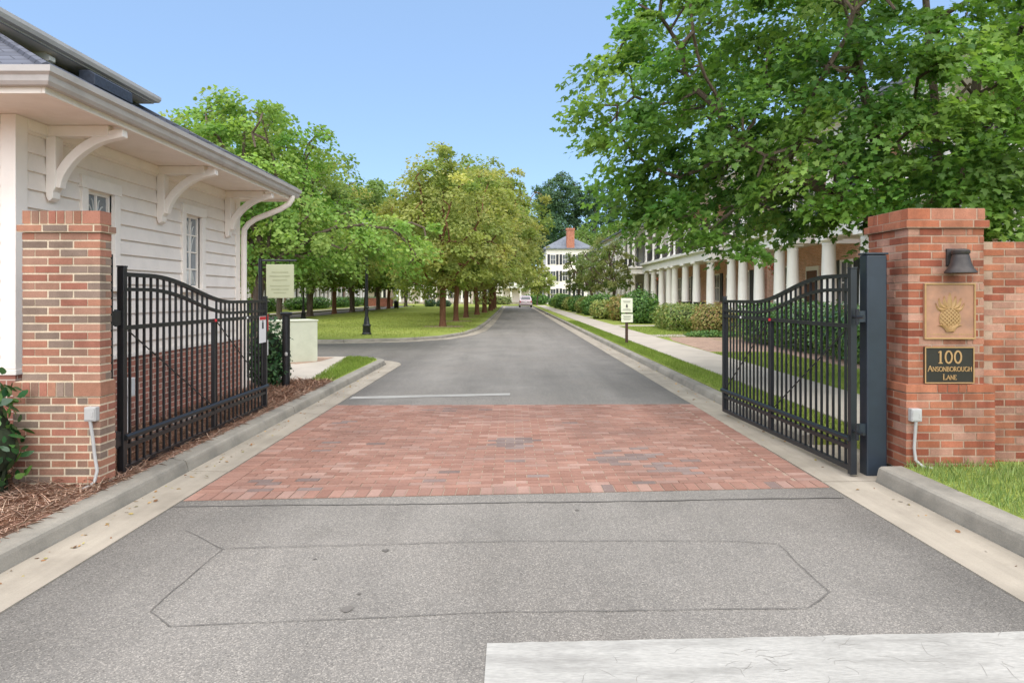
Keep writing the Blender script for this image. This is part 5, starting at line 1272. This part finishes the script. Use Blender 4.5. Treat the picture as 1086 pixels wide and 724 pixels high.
for l,x,y,s,rz in (('rounded green tree right of the chimney behind the white roof',24,146,1.05,2.),('rounded green tree hidden behind the long house',33,140,1.1,4.),('rounded green tree low behind the end house',0,152,.75,1.),('rounded green tree behind the end house, further left',-11,150,.8,3.),('rounded green tree closing the view past the left street',-22,150,.9,5.),('rounded green tree behind the left street houses, nearest',-42,60,.9,.5),('rounded green tree behind the left street houses, second',-41,82,1.,1.5),('rounded green tree behind the left street houses, third',-42,106,.95,2.5),('rounded green tree behind the left street houses, farthest',-40,128,1.,3.5)):
    c=copy_tree(w1); c.location=(x,y,.1); c.rotation_euler=(0,0,rz); c.scale=(s,s,s); c['label']=l

# ================================================================== HEDGES AND SHRUBS
PAL_HEDGE=G_((84,122,60),(104,142,70),(70,106,52),(122,154,80)); PAL_GOLD=G_((150,150,84),(158,142,86),(126,140,70),(164,132,90)); PAL_CLIP=G_((126,148,78),(110,136,68),(142,156,86),(148,144,84))
shrub('hedge','long dark leafy hedge behind the right gate',(7.95,18.2,.13),[(0,-2.9,.60,.75,1.75,.66,3),(0.05,0,.62,.75,1.8,.68,3),(-.02,2.9,.60,.75,1.75,.66,3)],19000,.085,PAL_HEDGE,91,lmat='gloss',tmpl=LEAFOV,cat='hedge',depth=.35,loose=.05)
shrub('clipped_hedge','clipped rounded yellow-green hedge left of the golden bush',(7.5,30.3,.13),[(0,0,.52,.95,2.6,.56,3.2)],8000,.08,PAL_CLIP,92,cat='hedge')
shrub('golden_bush','rounded golden-brown bush at the left edge of the right gate',(7.55,25.6,.13),[(0,0,.56,.74,.85,.60,2.6)],4200,.07,PAL_GOLD,93,cat='bush')
shrub('ground_cover','low green ground cover beside the mulch in front of the golden bush',(7.2,24.6,.13),[(0,0,.08,.9,.5,.14,2.2)],1500,.07,PAL_HEDGE,94,cat='plant',twig=False)
bl=[('tall loose green bush behind the cream notice signs',7.0,37.5,1.0,1.5,.95,PAL_HEDGE),('golden-green bush left of the loose green bush',6.7,41.5,.9,1.3,.78,PAL_GOLD),('pale spiky bush left of the cream notice signs',5.9,44.5,.8,1.2,.62,PAL_OLIVE),('dark rounded bush behind the pale spiky bush',6.5,48.5,.95,1.5,.85,PAL_HEDGE),('dark green bush beneath the small trees',6.4,53,.95,1.6,.8,PAL_HEDGE),('mid green bush along the sidewalk past the small trees',6.3,58,.9,1.5,.7,PAL_CLIP),('dark bush at the foot of the white colonnaded house',6.3,64,1.0,1.8,.8,PAL_HEDGE),('yellowish bush beside the far sidewalk',6.1,70,.9,1.8,.7,PAL_OLIVE),('dark green mound near the lower white house',6.0,77,1.0,1.8,.85,PAL_HEDGE),('light green mound near the car end of the sidewalk',5.9,84,1.0,1.8,.9,PAL_BRIGHT),('dark low bush at the end of the sidewalk',6.6,96,1.5,1.5,.7,PAL_HEDGE)]
for i,(l,x,y,rx,ry,rz_,pal) in enumerate(bl):
    shrub('shrub',l,(x,y,.13),[(0,0,rz_*.9,rx,ry,rz_,2.3),(.1,-.5*ry,rz_*.7,rx*.85,ry*.5,rz_*.7,2.2)],2600,.11+.0008*y,pal,100+i,group='bushes along the right sidewalk',cat='shrub')
el=[('brownish hedge in front of the end house, left of the car',-3.4,121,3.2,.9,.8,PAL_DUSK),('dark hedge in front of the end house, behind the car',4.2,122,2.2,.9,.9,PAL_HEDGE)]
for i,(l,x,y,rx,ry,rz_,pal) in enumerate(el): shrub('hedge',l,(x,y,.11),[(0,0,rz_*.9,rx,ry,rz_,3)],2600,.22,pal,130+i,group='hedges before the end house',cat='hedge')
hl=['hedge before the nearest house of the left street','hedge before the second house of the left street','hedge before the middle house of the left street','hedge before the fourth house of the left street','hedge before the last house of the left street']
for i,y in enumerate((42,60,78,96,114)):
    shrub('hedge',hl[i],(-23.2,y,.11),[(0,-3.6,.6,.9,3.4,.7,3),(0,3.6,.62,.9,3.4,.72,3)],4200,.16,PAL_HEDGE,140+i,group='hedges along the left-hand street',cat='hedge')
shrub('shrub','grey-green round shrub at the far end of the lawn',(-11.5,96,.11),[(0,0,.5,.8,.8,.55,2.2)],900,.16,PAL_PINE,150,cat='shrub')
shrub('shrub','pair of low grey-green shrubs beside the far lawn path',(-10.2,97,.11),[(0,0,.4,.6,.6,.5,2.2),(.9,.3,.4,.6,.6,.5,2.2)],1200,.16,PAL_PINE,151,cat='shrub')

lr=np.random.default_rng(77); n=420
t_=lr.random(n); side=lr.random(n)
P=np.where(side[:,None]<.55,np.stack([-2.9+np.abs(lr.normal(0,.10,n)),lr.uniform(3.2,15,n),np.full(n,.016)],1),np.stack([3.05-np.abs(lr.normal(0,.13,n)),lr.uniform(3.4,26,n),np.full(n,.018)],1))
me=cloud_mesh('leaf_litter',LEAFQ,P,np.stack([lr.normal(0,.3,n),lr.normal(0,.3,n),np.ones(n)],1),.012+.030*lr.random(n),palette_cols(G_((120,84,52),(150,118,70),(92,66,44),(128,120,66)),n,lr,.15).clip(.01,1),lr)
stuff(add_mesh('leaf_litter',me,M['needles']),'small dry leaves and bits lying along both gutters','leaf litter')
# ================================================================== CAMERA AND LIGHT
cam=bpy.data.cameras.new('camera'); co=bpy.data.objects.new('camera',cam); COL.objects.link(co)
co.location=(0,0,1.6); co.rotation_euler=(PI/2,0,0); cam.lens=24; cam.sensor_width=36; cam.shift_y=-48/1086; cam.clip_end=5000; cam.clip_start=.05
SC.camera=co
sd=np.array((.0,-.62,1.0)); sd/=np.linalg.norm(sd)
el_=math.asin(sd[2]); rot=math.atan2(sd[0],sd[1])
sun=bpy.data.lights.new('sun','SUN'); sun.energy=SUN_E; sun.angle=R(SUN_A); sun.color=(1,.93,.83)
so=bpy.data.objects.new('sun',sun); COL.objects.link(so)
import mathutils
so.rotation_euler=mathutils.Vector(tuple(sd)).to_track_quat('Z','Y').to_euler()
w=bpy.data.worlds.new('World'); SC.world=w; w.use_nodes=True
nt=w.node_tree; bg=nt.nodes['Background']
sky=nt.nodes.new('ShaderNodeTexSky'); sky.sky_type='NISHITA'; sky.sun_disc=False; sky.sun_elevation=el_; sky.sun_rotation=rot
sky.air_density=1.; sky.dust_density=SKY_D; sky.ozone_density=SKY_O; sky.altitude=SKY_ALT
mxs=nt.nodes.new('ShaderNodeMixRGB'); mxs.inputs['Fac'].default_value=.62; mxs.inputs['Color2'].default_value=(1.68,2.54,3.85,1); nt.links.new(sky.outputs[0],mxs.inputs['Color1']); nt.links.new(mxs.outputs[0],bg.inputs['Color']); bg.inputs['Strength'].default_value=SKY_S
SC.view_settings.view_transform='Standard'; SC.view_settings.look='None'; SC.view_settings.exposure=EXPO; SC.view_settings.gamma=1
SC.view_settings.use_curve_mapping=False
SC.render.engine='CYCLES'
try:
    SC.cycles.use_denoising=True; SC.cycles.max_bounces=12; SC.cycles.diffuse_bounces=8; SC.cycles.transmission_bounces=8
except Exception: pass
